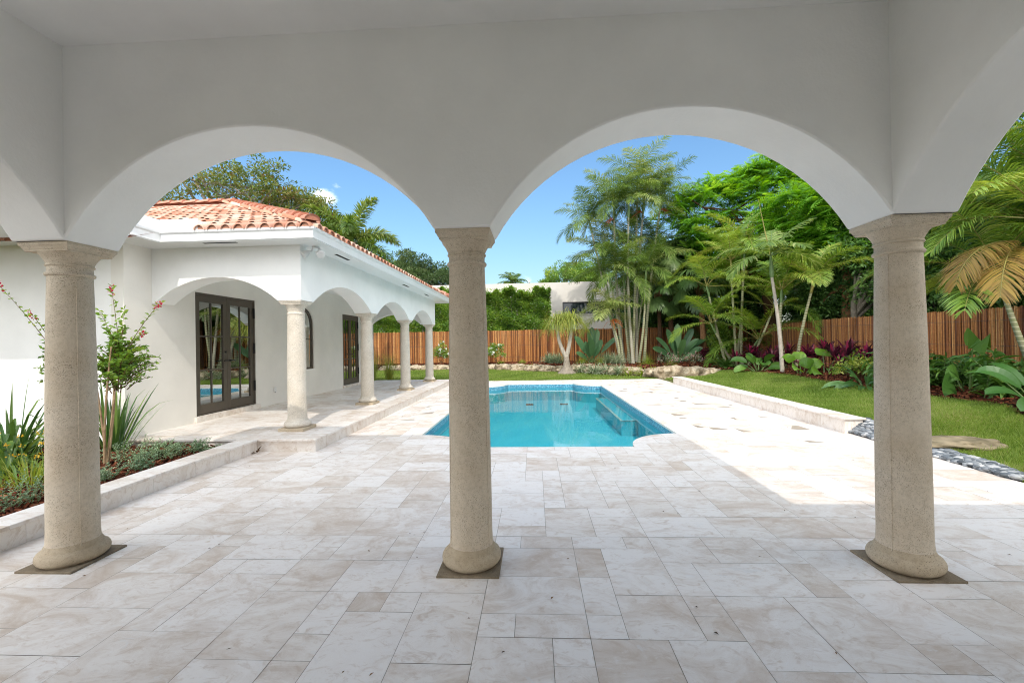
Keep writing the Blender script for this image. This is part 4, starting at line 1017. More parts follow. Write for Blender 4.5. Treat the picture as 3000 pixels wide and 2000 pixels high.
def tree(name, label, base, top, c, R, npts, per, q, ll, lw, mat, r0, seed, bark='bark_grey', group=None, flat=.6, fill=.5, nl=8, zmin=-.5, tone=None, cat='tree'):
    r = np.random.default_rng(seed); g = thing(name, label, cat, base, group); P = crown_points(c, R, npts, r, zmin, fill)
    t = MB(); limbs(t, base, top, P, r0, r, nl); t.build('trunk', bark, g, smooth=50)
    mb = MB(); leaf_cloud(mb, P, q, per, ll, lw, r, flat=flat, tone=tone); mb.build('crown', mat, g); return g
tree('mango_tree', 'rounded dense mango tree rising behind the far end of the tiled roof', (-9.3, 36, 0), (-9.3, 36, 4), (-9.6, 36, 6.2), (3.0, 2.6, 2.35), 170, 190, .62, .26, .075, 'mango', .28, 41, flat=.75, fill=.78)
tree('garden_tree', 'pale green rounded tree behind the beige neighbour house roof', (4.6, 45, 0), (4.6, 45, 4), (4.3, 45, 7.5), (3.2, 2.5, 1.9), 150, 170, .7, .22, .08, 'hedge', .3, 42, fill=.7)
# almond tree behind the roof: open sprays along visible limbs, some leaves turned red
def almond():
    r = np.random.default_rng(44); base = (-14.5, 20, 0); g = thing('almond_tree', 'large tree with reddening leaves and bare limbs behind the tiled roof', 'tree', base)
    P = np.concatenate([crown_points((-14.6, 20, 8.6), (3.4, 2.6, 2.2), 120, r, -.4, .45), crown_points((-11.7, 20, 8.45), (1.6, 1.4, .9), 46, r, -.6, .3), crown_points((-10.3, 20.2, 8.0), (.9, .9, .6), 22, r, -.6, .2)])
    t = MB(); limbs(t, base, (-14.5, 20, 6.2), P, .3, r, 22); 
    t.tube(curve((-14.3, 20, 6.4), (-11.3, 20, 8.7), (0, 0, .35), 10), np.linspace(.14, .03, 10), 7); t.tube(curve((-11.8, 20, 8.5), (-10.2, 20.1, 8.2), (0, 0, .2), 8), np.linspace(.05, .012, 8), 6)
    t.build('trunk', 'bark_grey', g, smooth=50)
    mb = MB(); leaf_cloud(mb, P, .46, 62, .17, .075, r, flat=.5, shell=.2); mb.build('crown', 'almond', g)
almond()
def poinciana(label, base, c, R, n, seed, r0=.3):
    r = np.random.default_rng(seed); g = thing('poinciana_tree', label, 'tree', base, 'poinciana trees behind the right fence'); P = crown_points(c, R, n, r, -.75, .70)
    t = MB(); limbs(t, base, (c[0], c[1], c[2] - R[2] * .7), P, r0, r, 12); t.build('trunk', 'bark_brown', g, smooth=50)
    mb = MB(); st = MB()
    for p in P:
        m = r.integers(6, 10); t0 = np.clip(r.normal(.5, .2), .1, .95); a0 = r.uniform(0, 6.28)
        for k in range(m):
            az = a0 + k * 6.28 / m + r.normal(0, .25); el = r.normal(.05, .5); L_ = r.uniform(.55, .95); d = np.array([math.cos(az) * math.cos(el), math.sin(az) * math.cos(el), math.sin(el)])
            # bipinnate leaf: a flat spray of narrow side pinnae
            s = np.linspace(.15, 1, 9); Q = np.array(p) + d * L_ * s[:, None] + np.array([0, 0, -.22]) * L_ * (s ** 2)[:, None]; h = nrm(np.cross(d, [0, 0, 1.]))
            for sg in (-1, 1):
                ribbons(mb, Q, h * sg * .9 + d * .45 + np.array([0, 0, -.1]), .25 * np.sin(np.pi * (.18 + .74 * s)) ** .6, .055,   .35, np.array([0, -.35, 1.]) + r.normal(0, .35, 3), 2, 'lance', np.clip(t0 + r.normal(0, .1, 9), 0, 1), 0, r)
    mb.build('crown', 'poinciana', g)
poinciana('tall poinciana with bright feathery leaves reaching highest above the right fence', (13.8, 24.5, .2), (12.7, 24.5, 8.0), (4.6, 2.8, 3.5), 800, 51)
poinciana('second poinciana with feathery leaves arching over the fence behind the right column', (15.6, 19, .2), (14.0, 18.6, 6.6), (3.6, 2.6, 2.6), 520, 52, .27)
DT = 'dark trees behind the right fence'
tree('shade_tree', 'dark shade tree deep behind the fan palms at the back right corner', (11, 31, 0), (11, 31, 3), (11, 30.5, 4.6), (4.8, 2.2, 4.2), 330, 150, .75, .22, .09, 'tree', .25, 61, group=DT, fill=.6, zmin=-.9)
tree('shade_tree', 'dark shade tree behind the areca palms and poinciana trunk', (15.5, 25, 0), (15.5, 25, 3), (15.2, 26.5, 4.4), (3.8, 2.4, 4.2), 300, 150, .75, .22, .09, 'tree', .26, 62, group=DT, fill=.6, zmin=-.9)
tree('shade_tree', 'dark shade tree with a thick brown trunk close beside the right column', (13.4, 18.8, 0), (13.3, 19, 4.2), (14.6, 19.6, 5.2), (3.0, 2.4, 3.6), 260, 140, .7, .2, .085, 'tree', .30, 63, 'bark_rust', group=DT, fill=.6, zmin=-.85)
tree('shade_tree', 'dark shade tree with forked pale limbs behind the lone slim palm', (12.6, 17.5, 0), (12.4, 17.5, 3.0), (14.4, 16.8, 4.8), (2.6, 2.0, 2.8), 170, 120, .65, .19, .08, 'tree', .13, 64, 'bark_grey', group=DT, fill=.6, zmin=-.7)
tree('shade_tree', 'dark shade tree filling the gap right of the right column', (15.2, 12, 0), (15.2, 12, 3), (14.9, 12, 4.5), (2.8, 2.6, 4.2), 320, 150, .7, .2, .085, 'tree', .2, 65, group=DT, fill=.6, zmin=-.9)
tree('shade_tree', 'dark shade tree over the right edge of the view behind the golden frond', (14.6, 8, 0), (14.6, 8, 3), (14.0, 7.6, 5.0), (2.8, 2.8, 4.4), 320, 150, .7, .2, .085, 'tree', .2, 66, group=DT, fill=.6, zmin=-.9)
US = 'dark understory shrubs behind the right fence'
for i, (x, y, lab) in enumerate([(13.6, 22.5, 'dark understory foliage above the fence behind the areca clump'), (13.4, 19.2, 'dark understory foliage above the fence around the thick brown trunk'), (13.2, 16.2, 'dark understory foliage above the fence behind the forked areca'), (13.0, 13.2, 'dark understory foliage above the fence left of the right column'), (12.8, 10.2, 'dark understory foliage above the fence right of the right column'), (12.6, 7.4, 'dark understory foliage above the fence behind the near areca clump')]):
    x += 1.15
    tree('understory_shrub', lab, (x, y, .1), (x, y, 1.2), (x, y, 2.6), (1.7, 1.8, 1.9), 130, 120, .5, .19, .085, 'tree', .07, 600 + i, group=US, zmin=-.9, fill=.45, cat='shrub')
tree('understory_shrub', 'low dark leafy shrub behind the back fence between the slim palms and fan palms', (8.4, 27.6, 0), (8.4, 27.6, 1.2), (8.8, 27.8, 2.4), (4.4, 1.0, 2.2), 230, 120, .55, .18, .08, 'tree', .08, 67, zmin=-.9, fill=.5, cat='shrub')

# ------------------------------------------------------------------ palms
def slim_palm(label, b, t, nf, fl, seed, rad=.06, mat='stem_ring', infl=None, leaf='palm', group='slim solitaire palms in a group at the back', el=(1.25, -.35), nl=34, ll=.46, tone=.45, lw=.036):
    r = np.random.default_rng(seed); b = np.array(b, float); t = np.array(t, float); g = thing('slim_palm', label, 'palm tree', tuple(b), group)
    pts = curve(b, t, r.normal(0, .10, 3) * [1, 1, 0], 14); rr = np.linspace(rad * 1.3, rad * .8, 14); rr[0] *= 1.35; trunk(g, pts, rr, mat)
    d = nrm(pts[-1] - pts[-3]); L_ = min(.8, fl * .45); q = t + d * L_; mb = MB(); mb.tube([t - d * .02, t + d * L_ * .3, t + d * L_ * .7, q], [rad * .95, rad * 1.25, rad * .95, rad * .5], 10); mb.build('crownshaft', 'shaft', g, smooth=50)
    lf, st = MB(), MB(); palm_crown(lf, st, q, nf + 4, fl * 1.6, r, (1.35, -.15), (.7, 1.75), 68, ll * 1.5, lw * .74, .4, .95, tone + .08, .14); c = lf.build('crown', leaf, g); st.build('rachis', 'stalk', c)
    if infl:
        mb = MB()
        for k in range(infl):
            az = r.uniform(0, 6.28)
            for j in range(16):
                a = az + r.normal(0, .3); e = r.uniform(-.2, .5); p = curve(t, t + np.array([math.cos(a) * math.cos(e), math.sin(a) * math.cos(e), math.sin(e) - .45]) * r.uniform(.4, .75), (0, 0, .14), 6); mb.tube(p, .009, 4, r.random(), False)
        mb.build('fruit_stalk', 'infl', g)
    return g
slim_palm('slim palm leaning left, its small crown standing alone against the sky', (4.45, 22.6, .38), (3.26, 24, 7.5), 8, 1.55, 71, .055, 'stem_white')
slim_palm('slim palm with a crown just right of the leaning one, carrying a rusty fruit stalk', (4.75, 23.4, .38), (4.38, 23.5, 8.0), 11, 1.75, 72, infl=1, mat='stem_white')
slim_palm('slim palm in the middle of the group with a pale ringed trunk', (5.0, 22.4, .38), (5.04, 23, 8.0), 11, 1.8, 73, mat='stem_white')
slim_palm('tallest slim palm, whose crown tops the whole group', (5.2, 23.4, .38), (5.80, 24.2, 9.6), 12, 1.9, 74)
slim_palm('slim palm with an orange fruit stalk below a full crown', (5.55, 24, .38), (6.05, 24, 8.5), 11, 1.8, 75, infl=1, mat='stem_white')
slim_palm('slim palm leaning right at the right side of the group', (5.75, 23.2, .38), (6.95, 24, 8.6), 11, 1.85, 76, infl=1)
slim_palm('shorter slim palm whose crown hangs over the beige wall corner', (4.6, 22.9, .38), (4.1, 23.1, 4.4), 10, 1.7, 77, .055)
slim_palm('shorter slim palm with low dense crown left of the middle trunks', (4.95, 22.8, .38), (4.75, 23, 4.3), 10, 1.7, 78, .055)
slim_palm('shorter slim palm with low crown between the right hand trunks', (5.4, 22.9, .38), (5.85, 23, 4.4), 10, 1.75, 79, .055)
slim_palm('middle height slim palm filling the gap below the tall crowns on the left', (4.7, 23.8, .38), (3.9, 24.2, 5.7), 10, 1.7, 64, .05)
slim_palm('middle height slim palm filling the gap below the tall crowns on the right', (5.6, 24.4, .38), (6.5, 24.6, 5.9), 10, 1.75, 65, .05)
slim_palm('middle height slim palm in the centre of the group behind the ringed trunks', (5.2, 24.5, .38), (5.2, 24.7, 6.0), 10, 1.7, 66, .05)
slim_palm('short slim palm with a bright red fruit stalk beneath its crown', (4.35, 22.5, .38), (4.0, 22.6, 2.55), 7, 1.15, 80, .055, infl=2, tone=.75)

def fan_palm(label, b, t, nf, seed, size=.95, rad=.15, mat='bark_rust'):
    r = np.random.default_rng(seed); g = thing('fan_palm', label, 'palm tree', tuple(b), 'fan palms at the back right corner'); trunk(g, curve(b, t, (.05, 0, 0), 10), np.linspace(rad, rad * .85, 10), mat)
    lf, st = MB(), MB(); fan_crown(lf, st, t, nf, r, (.8, 1.25), size, (1.3, -.75), .5, 1.5); c = lf.build('crown', 'fan', g); st.build('petioles', 'stalk', c)
    mb = MB()
    for k in range(26):
        a = r.uniform(0, 6.28); mb.tube(curve(np.array(t) + [0, 0, .1], np.array(t) + [math.cos(a) * .2, math.sin(a) * .2, -r.uniform(.2, .6)], (math.cos(a) * .08, math.sin(a) * .08, 0), 4), .018, 4, r.random(), False)
    mb.build('dead_sheath', 'bark_rust', g)
fan_palm('fan palm with a thick rusty brown trunk behind the vine-covered shrub', (8.75, 23, .35), (8.6, 23, 4.4), 22, 81)
fan_palm('tall fan palm with drooping fans behind the slim palm group', (7.7, 25.0, .35), (7.67, 25, 6.3), 22, 82, .95, .14, 'bark_brown')
fan_palm('fan palm with low hanging pale fans just right of the slim palms', (7.0, 24.8, .35), (7.0, 24.8, 4.3), 18, 83, .9, .12, 'bark_brown')

def areca(label, b, stems, seed, leaf='palm_yel', fl=2.0, nf=7, name='areca_palm', ll=.52, nl=46, tone=.5, stemmat='stem_gold', el=(1.35, .15)):
    r = np.random.default_rng(seed); g = thing(name, label, 'palm tree', b, 'areca palm clumps along the right fence'); lf, st = MB(), MB()
    for i, (dx, dy, h, lx, ly) in enumerate(stems):
        p = np.array([b[0] + dx, b[1] + dy, b[2]]); q = p + np.array([lx, ly, h]); pts = curve(p, q, r.normal(0, .06, 3) * [1, 1, 0], 10)
        mb = MB(); mb.tube(pts, np.linspace(.062, .042, 10), 9); mb.build('stem', 'stem_ring', g, smooth=50)
        d = nrm(pts[-1] - pts[-3]); q2 = q + d * .55; mb = MB(); mb.tube([q - d * .02, q + d * .2, q2], [.048, .055, .025], 8); mb.build('crownshaft', stemmat if i % 2 else 'shaft', g, smooth=50)
        palm_crown(lf, st, q2 - d * .1, nf + 1, fl * 1.2 * r.uniform(.85, 1.1), r, el, (.8, 1.6), nl + 26, ll * 1.12, .026, .42, .8, tone + r.normal(0, .08), .03, .22, .016)
    c = lf.build('crown', leaf, g); st.build('rachis', 'stem_gold', c); return g
areca('tall areca palm clump with many golden stems beside the fan palm trunk', (9.3, 20.4, .33), [(-.5, .1, 3.2, -.7, 0), (-.15, -.2, 4.3, -.2, -.1), (.2, .15, 5.0, .3, .1), (.35, -.25, 2.2, .9, -.2), (-.35, -.35, 1.5, -.9, -.3), (.1, .4, 3.8, .5, .3), (-.1, -.5, .8, .3, -.5)], 91, fl=2.3, nf=8)
areca('areca palm with two green stems forking behind the lone slim palm', (9.2, 16.1, .33), [(-.15, .0, 2.5, -.1, .1), (.1, -.05, 2.8, .55, -.1)], 92, fl=2.0, nf=7, el=(1.35, .35))
areca('near areca palm clump at the right edge with arching green and golden fronds', (9.55, 8.2, .22), [(-.35, .1, 2.9, .05, .0), (.1, .1, 3.6, .1, .2), (.3, -.25, 4.3, .2, -.2), (.1, .5, 2.0, -.2, .5), (.4, .5, 3.2, .4, .6)], 93, fl=2.4, nf=8, nl=54, ll=.6)
areca('tall areca palm behind the right fence with fronds against the dark trees', (12.0, 9.8, .1), [(-.1, .0, 3.6, -.2, .2), (.2, .3, 4.6, .0, .4), (.1, -.3, 5.4, .1, -.2)], 94, 'palm_dark', 2.5, 9, nl=50, ll=.6)
areca('dense areca palm behind the back fence right of the fan palms', (10.6, 26.8, .1), [(-.4, 0, 2.4, -.6, -.2), (.2, .1, 3.6, .2, -.1), (.5, .1, 2.6, .8, 0), (-.9, .1, 1.8, -.9, .1), (-1.6, .2, 3.0, -.6, 0)], 96, 'palm_dark', 2.2, 8)
# the golden, dying pair of fronds hangs from the near clump
def golden():
    r = np.random.default_rng(97); g = thing('golden_frond', 'pair of golden dying palm fronds hanging at the right beside the column capital', 'palm frond', (8.92, 8.5, 3.25))
    lf, st = MB(), MB()
    frond(lf, st, (8.95, 8.5, 3.22), 3.35, .05, 1.75, 1.45, 84, .62, .021, .1, .8, r, .12, .016, .4)
    frond(lf, st, (8.90, 8.45, 3.15), 3.75, -.2, 1.75, 1.15, 84, .60, .021, .1, .8, r, .12, .016, .5)
    lf.build('leaflets', 'palm_gold', g); st.build('rachis', 'stem_gold', g)
golden()
def lone_palm():
    r = np.random.default_rng(98); b = np.array((8.23, 14.9, .28)); t = np.array((7.95, 14.9, 3.55)); g = thing('young_palm', 'lone slim palm with pale trunk and upright spear leaf on the right lawn edge', 'palm tree', tuple(b))
    trunk(g, curve(b, t, (.05, 0, 0), 14), np.linspace(.066, .045, 14), 'bark_pale'); q = t + np.array([-.03, 0, .72]); mb = MB(); mb.tube([t, t + [0, 0, .15], t + [-.01, 0, .45], q], [.06, .075, .055, .03], 10); mb.build('crownshaft', 'shaft', g, smooth=50)
    lf, st = MB(), MB()
    for az, el, L_, bd in ((2.9, .55, 2.1, 1.5), (3.5, .1, 1.9, 1.3), (.25, .35, 2.0, 1.35), (1.0, 1.05, 1.6, .7), (-.15, 1.05, 1.75, .75), (-1.3, .5, 1.5, 1.2), (4.3, .6, 1.6, 1.3)): frond(lf, st, q, az, el, L_, bd, 34, .62, .062, .3, .9, r, .12, .018, .55)
    c = lf.build('crown', 'palm', g); st.build('rachis', 'stalk', c)
    mb = MB(); mb.tube([q, q + [-.18, 0, .9], q + [-.36, 0, 1.9]], [.022, .016, .004], 6); mb.build('spear_leaf', 'stem_gold', g)
lone_palm()
def foxtail(label, b, t, nf, fl, seed, tone=.45):
    r = np.random.default_rng(seed); g = thing('foxtail_palm', label, 'palm tree', b, 'foxtail palms behind the tiled roof'); trunk(g, curve(b, t, (0, 0, 0), 8), np.linspace(.17, .12, 8), 'bark_grey'); lf, st = MB(), MB()
    palm_crown(lf, st, t, nf, fl, r, (1.25, -.5), (1.1, 1.9), 130, .50, .055, .2, .6, tone, .8, .1, .022); c = lf.build('crown', 'palm', g); st.build('rachis', 'stalk', c)
foxtail('foxtail palm with plumed arching fronds standing behind the red roof edge', (-8.0, 19, 0), (-8.0, 19, 6.15), 17, 3.0, 101, .6)
foxtail('shadier foxtail palm half hidden behind the roof hip', (-10.2, 21, 0), (-10.2, 21, 7.1), 11, 2.4, 102, .3)
def coconut(label, b, t, nf, fl, seed):
    r = np.random.default_rng(seed); g = thing('coconut_palm', label, 'palm tree', b, 'distant coconut palms'); trunk(g, curve(b, t, (.3, 0, 0), 8), np.linspace(.22, .15, 8), 'bark_grey'); lf, st = MB(), MB()
    palm_crown(lf, st, t, nf, fl, r, (1.4, -.5), (.9, 1.6), 40, .75, .07, .1, .9, .45, .05, .1, .03); c = lf.build('crown', 'palm', g); st.build('rachis', 'stalk', c)
coconut('distant coconut palm right of the middle column above the beige roof', (-2.9, 60, 0), (-2.85, 60, 10.0), 19, 2.7, 103)
coconut('distant coconut palm rising out of the pale round tree', (4.9, 50, 0), (4.8, 50, 9.5), 17, 2.6, 104)

def ponytail():
    r = np.random.default_rng(110); b = (1.518, 20.6, .02); g = thing('ponytail_palm', 'ponytail palm with swollen base and two trunks in the rock border', 'palm tree', b); mb = MB()
    mb.lathe([(.02, 0), (.46, .0), (.44, .08), (.29, .20), (.19, .36), (.14, .6), (.11, .85)], (1.5, 20.6, .0), 20); mb.build('swollen_base', 'bark_grey', g, smooth=True)
    for q, bul in (((1.10, 20.6, 2.35), (-.12, 0, 0)), ((1.76, 20.55, 2.5), (.06, 0, 0))):
        trunk(g, curve((1.49, 20.6, .8), q, bul, 10), np.linspace(.105, .065, 10), 'bark_pale')
    lf = MB()
    for q, n in (((1.08, 20.6, 2.4), 330), ((1.74, 20.55, 2.5), 380), ((1.44, 20.75, 2.45), 150)): clump(lf, q, n, 1.35, .028, r, .06, (1.35, .15), (1.6, 3.2), 'hair', 9, 0, None, .35)
    lf.build('crown', 'pony', g)
ponytail()

# ------------------------------------------------------------------ shrubs, paddle leaves and border plants
def big_leaf_plant(name, label, cat, b, specs, mat, seed, group=None, prof='paddle', fold=.18, nseg=9, stalk='stalk', pet=.35, wave=.0, sr=.014):
    """each spec: azimuth, elevation, petiole length, blade length, blade width, droop"""
    r = np.random.default_rng(seed); g = thing(name, label, cat, b, group); st, lf = MB(), MB()
    for az, el, pl, bl, bw, dr in specs:
        if name == 'bird_of_paradise': pl, bl, bw, el = pl * .85, bl * 1.2, bw * 1.05, min(1.52, el * 1.18); dr *= .45
        h = np.array([math.cos(az), math.sin(az), 0]); d = h * math.cos(el) + np.array([0, 0, math.sin(el)]); p0 = np.array(b, float) + h * .04; p1 = p0 + d * pl
        ar, ha = (.01, .0) if name == 'bird_of_paradise' else (.04, .12)
        c = curve(p0, p1, (0, 0, ar * pl), 7); st.tube(c, np.linspace(sr * 1.5, sr * .6, 7), 6, cap=False); d2 = nrm(nrm(c[-1] - c[-2]) + h * ha); s = np.cross(d2, [0, 0, 1.]); up = nrm(np.cross(s, d2)) * .5 + np.array([0, -.75, .25]) + r.normal(0, .2, 3)
        ribbons(lf, p1[None], d2[None], bl, bw, dr, up[None], nseg, prof, np.clip(r.normal(.5, .22, 1), 0, 1), fold, r, wave)
    lf.build('leaves', mat, g); st.build('stalks', stalk, g); return g
def rspecs(r, n, el, pl, bl, bw, dr, az0=0, azr=6.283): return [(az0 + azr * (i + r.uniform(-.3, .3)) / n, r.uniform(*el), r.uniform(*pl), r.uniform(*bl), r.uniform(*bw), r.uniform(*dr)) for i in range(n)]
r = np.random.default_rng(120)
BP = 'bird of paradise plants before the back fence'
big_leaf_plant('bird_of_paradise', 'bird of paradise with upright paddle leaves between the ponytail palm and slim palms', 'plant', (3.05, 23.4, .36), [(1.2, 1.45, .9, 1.0, .36, .25), (2.6, 1.3, .8, 1.0, .38, .5), (.4, 1.2, .8, 1.0, .36, .7), (3.3, .95, .7, .95, .34, .9), (-.1, .75, .9, 1.1, .36, .9), (-.4, 1.05, .5, .8, .32, .9), (4.6, 1.1, .5, .8, .32, .8), (3.6, .6, .35, .7, .3, .8), (5.2, .9, .4, .6, .3, .8), (2.9, 1.15, .4, .75, .3, .6)], 'bop', 121, BP, sr=.022)
big_leaf_plant('bird_of_paradise', 'bird of paradise with wide spreading paddle leaves right of the slim palms', 'plant', (7.35, 22.8, .36), [(1.0, 1.35, .9, 1.05, .36, .3), (2.8, 1.15, .8, .95, .34, .8), (3.2, .85, .75, .9, .32, 1.0), (3.5, .55, .7, .9, .32, 1.0), (.2, 1.0, .9, 1.0, .34, .8), (0, .7, .9, .95, .36, 1.1), (-.5, .85, .6, .9, .34, 1.0), (4.2, .9, .5, .8, .32, .9), (5.0, 1.0, .5, .8, .3, .9), (5.6, .6, .6, .8, .34, 1.1), (2.2, 1.2, .6, .8, .3, .6)], 'bop', 122, BP, sr=.022)
AL = 'elephant ear plants along the right bed'
big_leaf_plant('elephant_ear', 'light green elephant ear at the foot of the lone slim palm', 'plant', (8.25, 13.9, .27), [(2.6, 1.2, .55, .42, .42, 1.5), (1.3, 1.35, .6, .40, .40, 1.2), (3.9, .9, .35, .40, .40, 1.4), (-.2, 1.0, .45, .42, .42, 1.4), (5.0, .8, .25, .36, .38, 1.2), (.7, .9, .4, .36, .34, 1.5)], 'broad_lime', 123, AL, 'heart', .10, 8, wave=.12)
big_leaf_plant('elephant_ear', 'light green elephant ear with two lifted leaves before the burgundy plants', 'plant', (8.75, 13.6, .27), [(1.1, 1.15, .75, .46, .46, 1.0), (.4, .95, .75, .48, .44, 1.2), (2.9, .95, .5, .42, .42, 1.5), (3.8, .6, .4, .40, .42, 1.3), (5.2, .7, .3, .36, .36, 1.3)], 'broad_lime', 124, AL, 'heart', .10, 8, wave=.12)
big_leaf_plant('philodendron', 'dark green broad-leaved plant left of the lone slim palm', 'plant', (7.95, 15.9, .28), rspecs(r, 16, (.35, 1.25), (.3, .55), (.42, .58), (.22, .3), (.7, 1.3)), 'broad', 125)
big_leaf_plant('elephant_ear', 'large dark elephant ear leaf raised beside the right column', 'plant', (8.5, 9.0, .22), [(-1.9, 1.42, 1.05, .66, .58, 2.8), (3.7, .5, .75, .55, .40, 1.6), (-2.6, .9, .6, .5, .42, 1.8), (1.5, 1.1, .7, .5, .42, 1.2)], 'broad', 126, AL, 'heart', .08, 9, wave=.14)
big_leaf_plant('dumb_cane', 'broad-leaved plant with long arching leaves at the right picture edge', 'plant', (8.1, 7.35, .2), [(2.7, 1.1, .5, .62, .22, 1.0), (3.1, .8, .4, .58, .2, 1.0), (3.6, .6, .35, .55, .2, 1.1), (1.9, 1.2, .5, .6, .2, .9), (4.4, .7, .35, .5, .2, 1.1), (2.3, .95, .6, .55, .2, 1.0), (.6, 1.0, .5, .6, .2, 1.0)], 'dief', 127)
for i, (x, y, lab) in enumerate([(7.75, 10.6, 'dark glossy strap-leaved clump at the left foot of the right column'), ]):
    big_leaf_plant('cast_iron_plant', lab, 'plant', (x, y, .24), rspecs(r, 26, (.45, 1.3), (.15, .3), (.5, .7), (.11, .15), (.7, 1.4)), 'palm_dark', 130 + i, None, 'lance')
for i, (x, y, z, lab) in enumerate([(8.0, 9.8, .22, 'ginger clump just right of the right column under the elephant ear leaf'), (8.6, 8.3, .22, 'ginger clump between the elephant ear and the plant at the picture edge'), (8.9, 9.7, .24, 'tall ginger clump against the bamboo fence behind the elephant ear'), (9.1, 7.4, .22, 'ginger clump against the fence at the right picture edge')]):
    rr = np.random.default_rng(140 + i); g = thing('ginger_plant', lab, 'plant', (x, y, z), 'ginger clumps below the right fence'); lf, st = MB(), MB()
    for k in range(26):
        az = rr.uniform(0, 6.28); el = rr.uniform(.75, 1.4); h = rr.uniform(.55, 1.05); b = np.array((x, y, z)) + [rr.normal(0, .18), rr.normal(0, .18), 0]; d = np.array([math.cos(az) * math.cos(el), math.sin(az) * math.cos(el), math.sin(el)])
        P = curve(b, b + d * h, (0, 0, .06), 11); st.tube(P, .009, 5, cap=False); s = nrm(np.cross(d, [0, 0, 1.])); m = 10
        for sg in (-1, 1): ribbons(lf, P[-m:] + rr.normal(0, .02, (m, 3)), s * sg * .8 + d * .6 + rr.normal(0, .38, (m, 3)), rr.uniform(.2, .38, m), .056, rr.uniform(.4, 1.4, m), np.cross(s, d) + rr.normal(0, .4, (m, 3)) + [0, -.4, .3], 4, 'lance', np.clip(rr.normal(.5, .24, m), 0, 1), .2, rr)
    lf.build('leaves', 'broad', g); st.build('canes', 'stalk', g)
CD = 'burgundy cordylines along the right fence'
for i, (x, y, lab) in enumerate([(8.6, 17.2, 'burgundy cordyline nearest the areca clump'), (9.0, 16.0, 'burgundy cordyline behind the dark broad-leaved plant'), (9.2, 14.8, 'burgundy cordyline with a pink tip right behind the lone slim palm'), (9.3, 13.8, 'burgundy cordyline behind the light elephant ears'), (9.45, 12.9, 'burgundy cordyline right of the lifted elephant ear leaves'), (8.85, 12.5, 'low burgundy cordyline next to the yellow-green shrub')]):
    rr = np.random.default_rng(150 + i); z = float(gh(x, y)); g = thing('cordyline', lab, 'plant', (x, y, z), CD); lf, st = MB(), MB()
    for k in range(7 if i < 5 else 4):
        b = np.array((x, y, z)) + [rr.normal(0, .22), rr.normal(0, .22), 0]; t = b + [rr.normal(0, .12), rr.normal(0, .12), rr.uniform(.2, .7)]; st.tube(curve(b, t, (0, 0, 0), 4), .014, 5)
        clump(lf, t, 20, .50, .085, rr, .02, (1.45, .1), (.4, 1.2), 'lance', 5, .15, rr.uniform(.2, .55))
        clump(lf, t + [0, 0, .05], 3, .40, .075, rr, .01, (1.5, 1.1), (.1, .3), 'lance', 5, .15, .95)
    lf.build('leaves', 'cordy', g); st.build('stems', 'bark_brown', g)
def shrub(name, label, b, R, n, per, ll, lw, mat, seed, group=None, flower=None, nf=0, cat='shrub', stems=7, q=.12, fs=.04, bark='bark_brown', zmin=-.3):
    rr = np.random.default_rng(seed); g = thing(name, label, cat, b, group); c = np.array(b) + [0, 0, R[2] * .9]; P = crown_points(c, R, n, rr, zmin, .35); st = MB()
    for i in range(stems): st.tube(curve(b, P[rr.integers(n)], (0, 0, .05), 6), np.linspace(.012, .003, 6), 5)
    st.build('stems', bark, g); mb = MB(); leaf_cloud(mb, P, q, per, ll, lw, rr, .6, None, .8, .1); mb.build('foliage', mat, g)
    if flower:
        fb = MB(); Q = P[rr.integers(0, n, nf)] + rr.normal(0, .05, (nf, 3)) + [0, -.06, .03]
        for p in Q: leaves(fb, np.repeat(p[None], 5, 0), rand_dir(5, rr), rr.normal(0, 1, (5, 3)), fs, fs * .9, None, rr)
        fb.build('flowers', flower, g)
    return g
shrub('croton_shrub', 'leggy yellow-green shrub left of the right column', (8.35, 11.6, .26), (.62, .55, .42), 70, 9, .12, .065, 'croton', 160, stems=26, zmin=-.1)
shrub('croton_shrub', 'small upright yellow-green shrub tucked behind the leggy one', (9.0, 11.3, .26), (.28, .28, .62), 26, 12, .11, .06, 'croton', 161, stems=8)
shrub('vine_shrub', 'bright green leafy shrub like a column beside the fan palm trunk', (9.0, 21.4, .35), (.75, .6, 1.05), 120, 34, .10, .06, 'hedge', 162, zmin=-.9)
shrub('vine_shrub', 'mid green leafy shrub below the second bird of paradise fence corner', (9.9, 23.6, .35), (.9, .6, 1.2), 110, 30, .12, .065, 'tree', 163, zmin=-.9)
for i, (x, y, lab) in enumerate([(-5.35, 24.7, 'gardenia with white blooms before the fence, seen between the house columns'), (-2.95, 24.8, 'gardenia with white blooms peeping out left of the middle column'), (-2.15, 24.4, 'gardenia with white blooms peeping out right of the middle column')]):
    shrub('gardenia_shrub', lab, (x, y, .38), (.48, .4, .62), 60, 26, .09, .045, 'hedge', 165 + i, 'gardenias before the back fence', 'flower_white', 22, fs=.09)
shrub('begonia_shrub', 'low bronze-leaved shrub beside the second bird of paradise', (8.5, 22.0, .35), (.35, .3, .35), 34, 14, .13, .10, 'cordy', 170)
for i, (x, y, lab) in enumerate([(6.0, 19.8, 'airy pink-flowered perennial above the big boulder'), (6.9, 19.4, 'airy pink-flowered perennial left of the fern')]):
    shrub('pink_perennial', lab, (x, y, .33), (.55, .45, .36), 70, 14, .05, .012, 'silver', 172 + i, 'pink perennials at the back right', 'flower_pink', 26, fs=.035, cat='plant')
def fern(label, b, seed):
    rr = np.random.default_rng(seed); g = thing('fern', label, 'fern', b, 'ferns by the right lawn'); lf, st = MB(), MB()
    palm_crown(lf, st, b, 26, .75, rr, (1.25, .1), (.9, 1.5), 26, .13, .022, .1, .3, .45, .02, .08, .006); c = lf.build('fronds', 'broad', g); st.build('rachis', 'stalk', c)
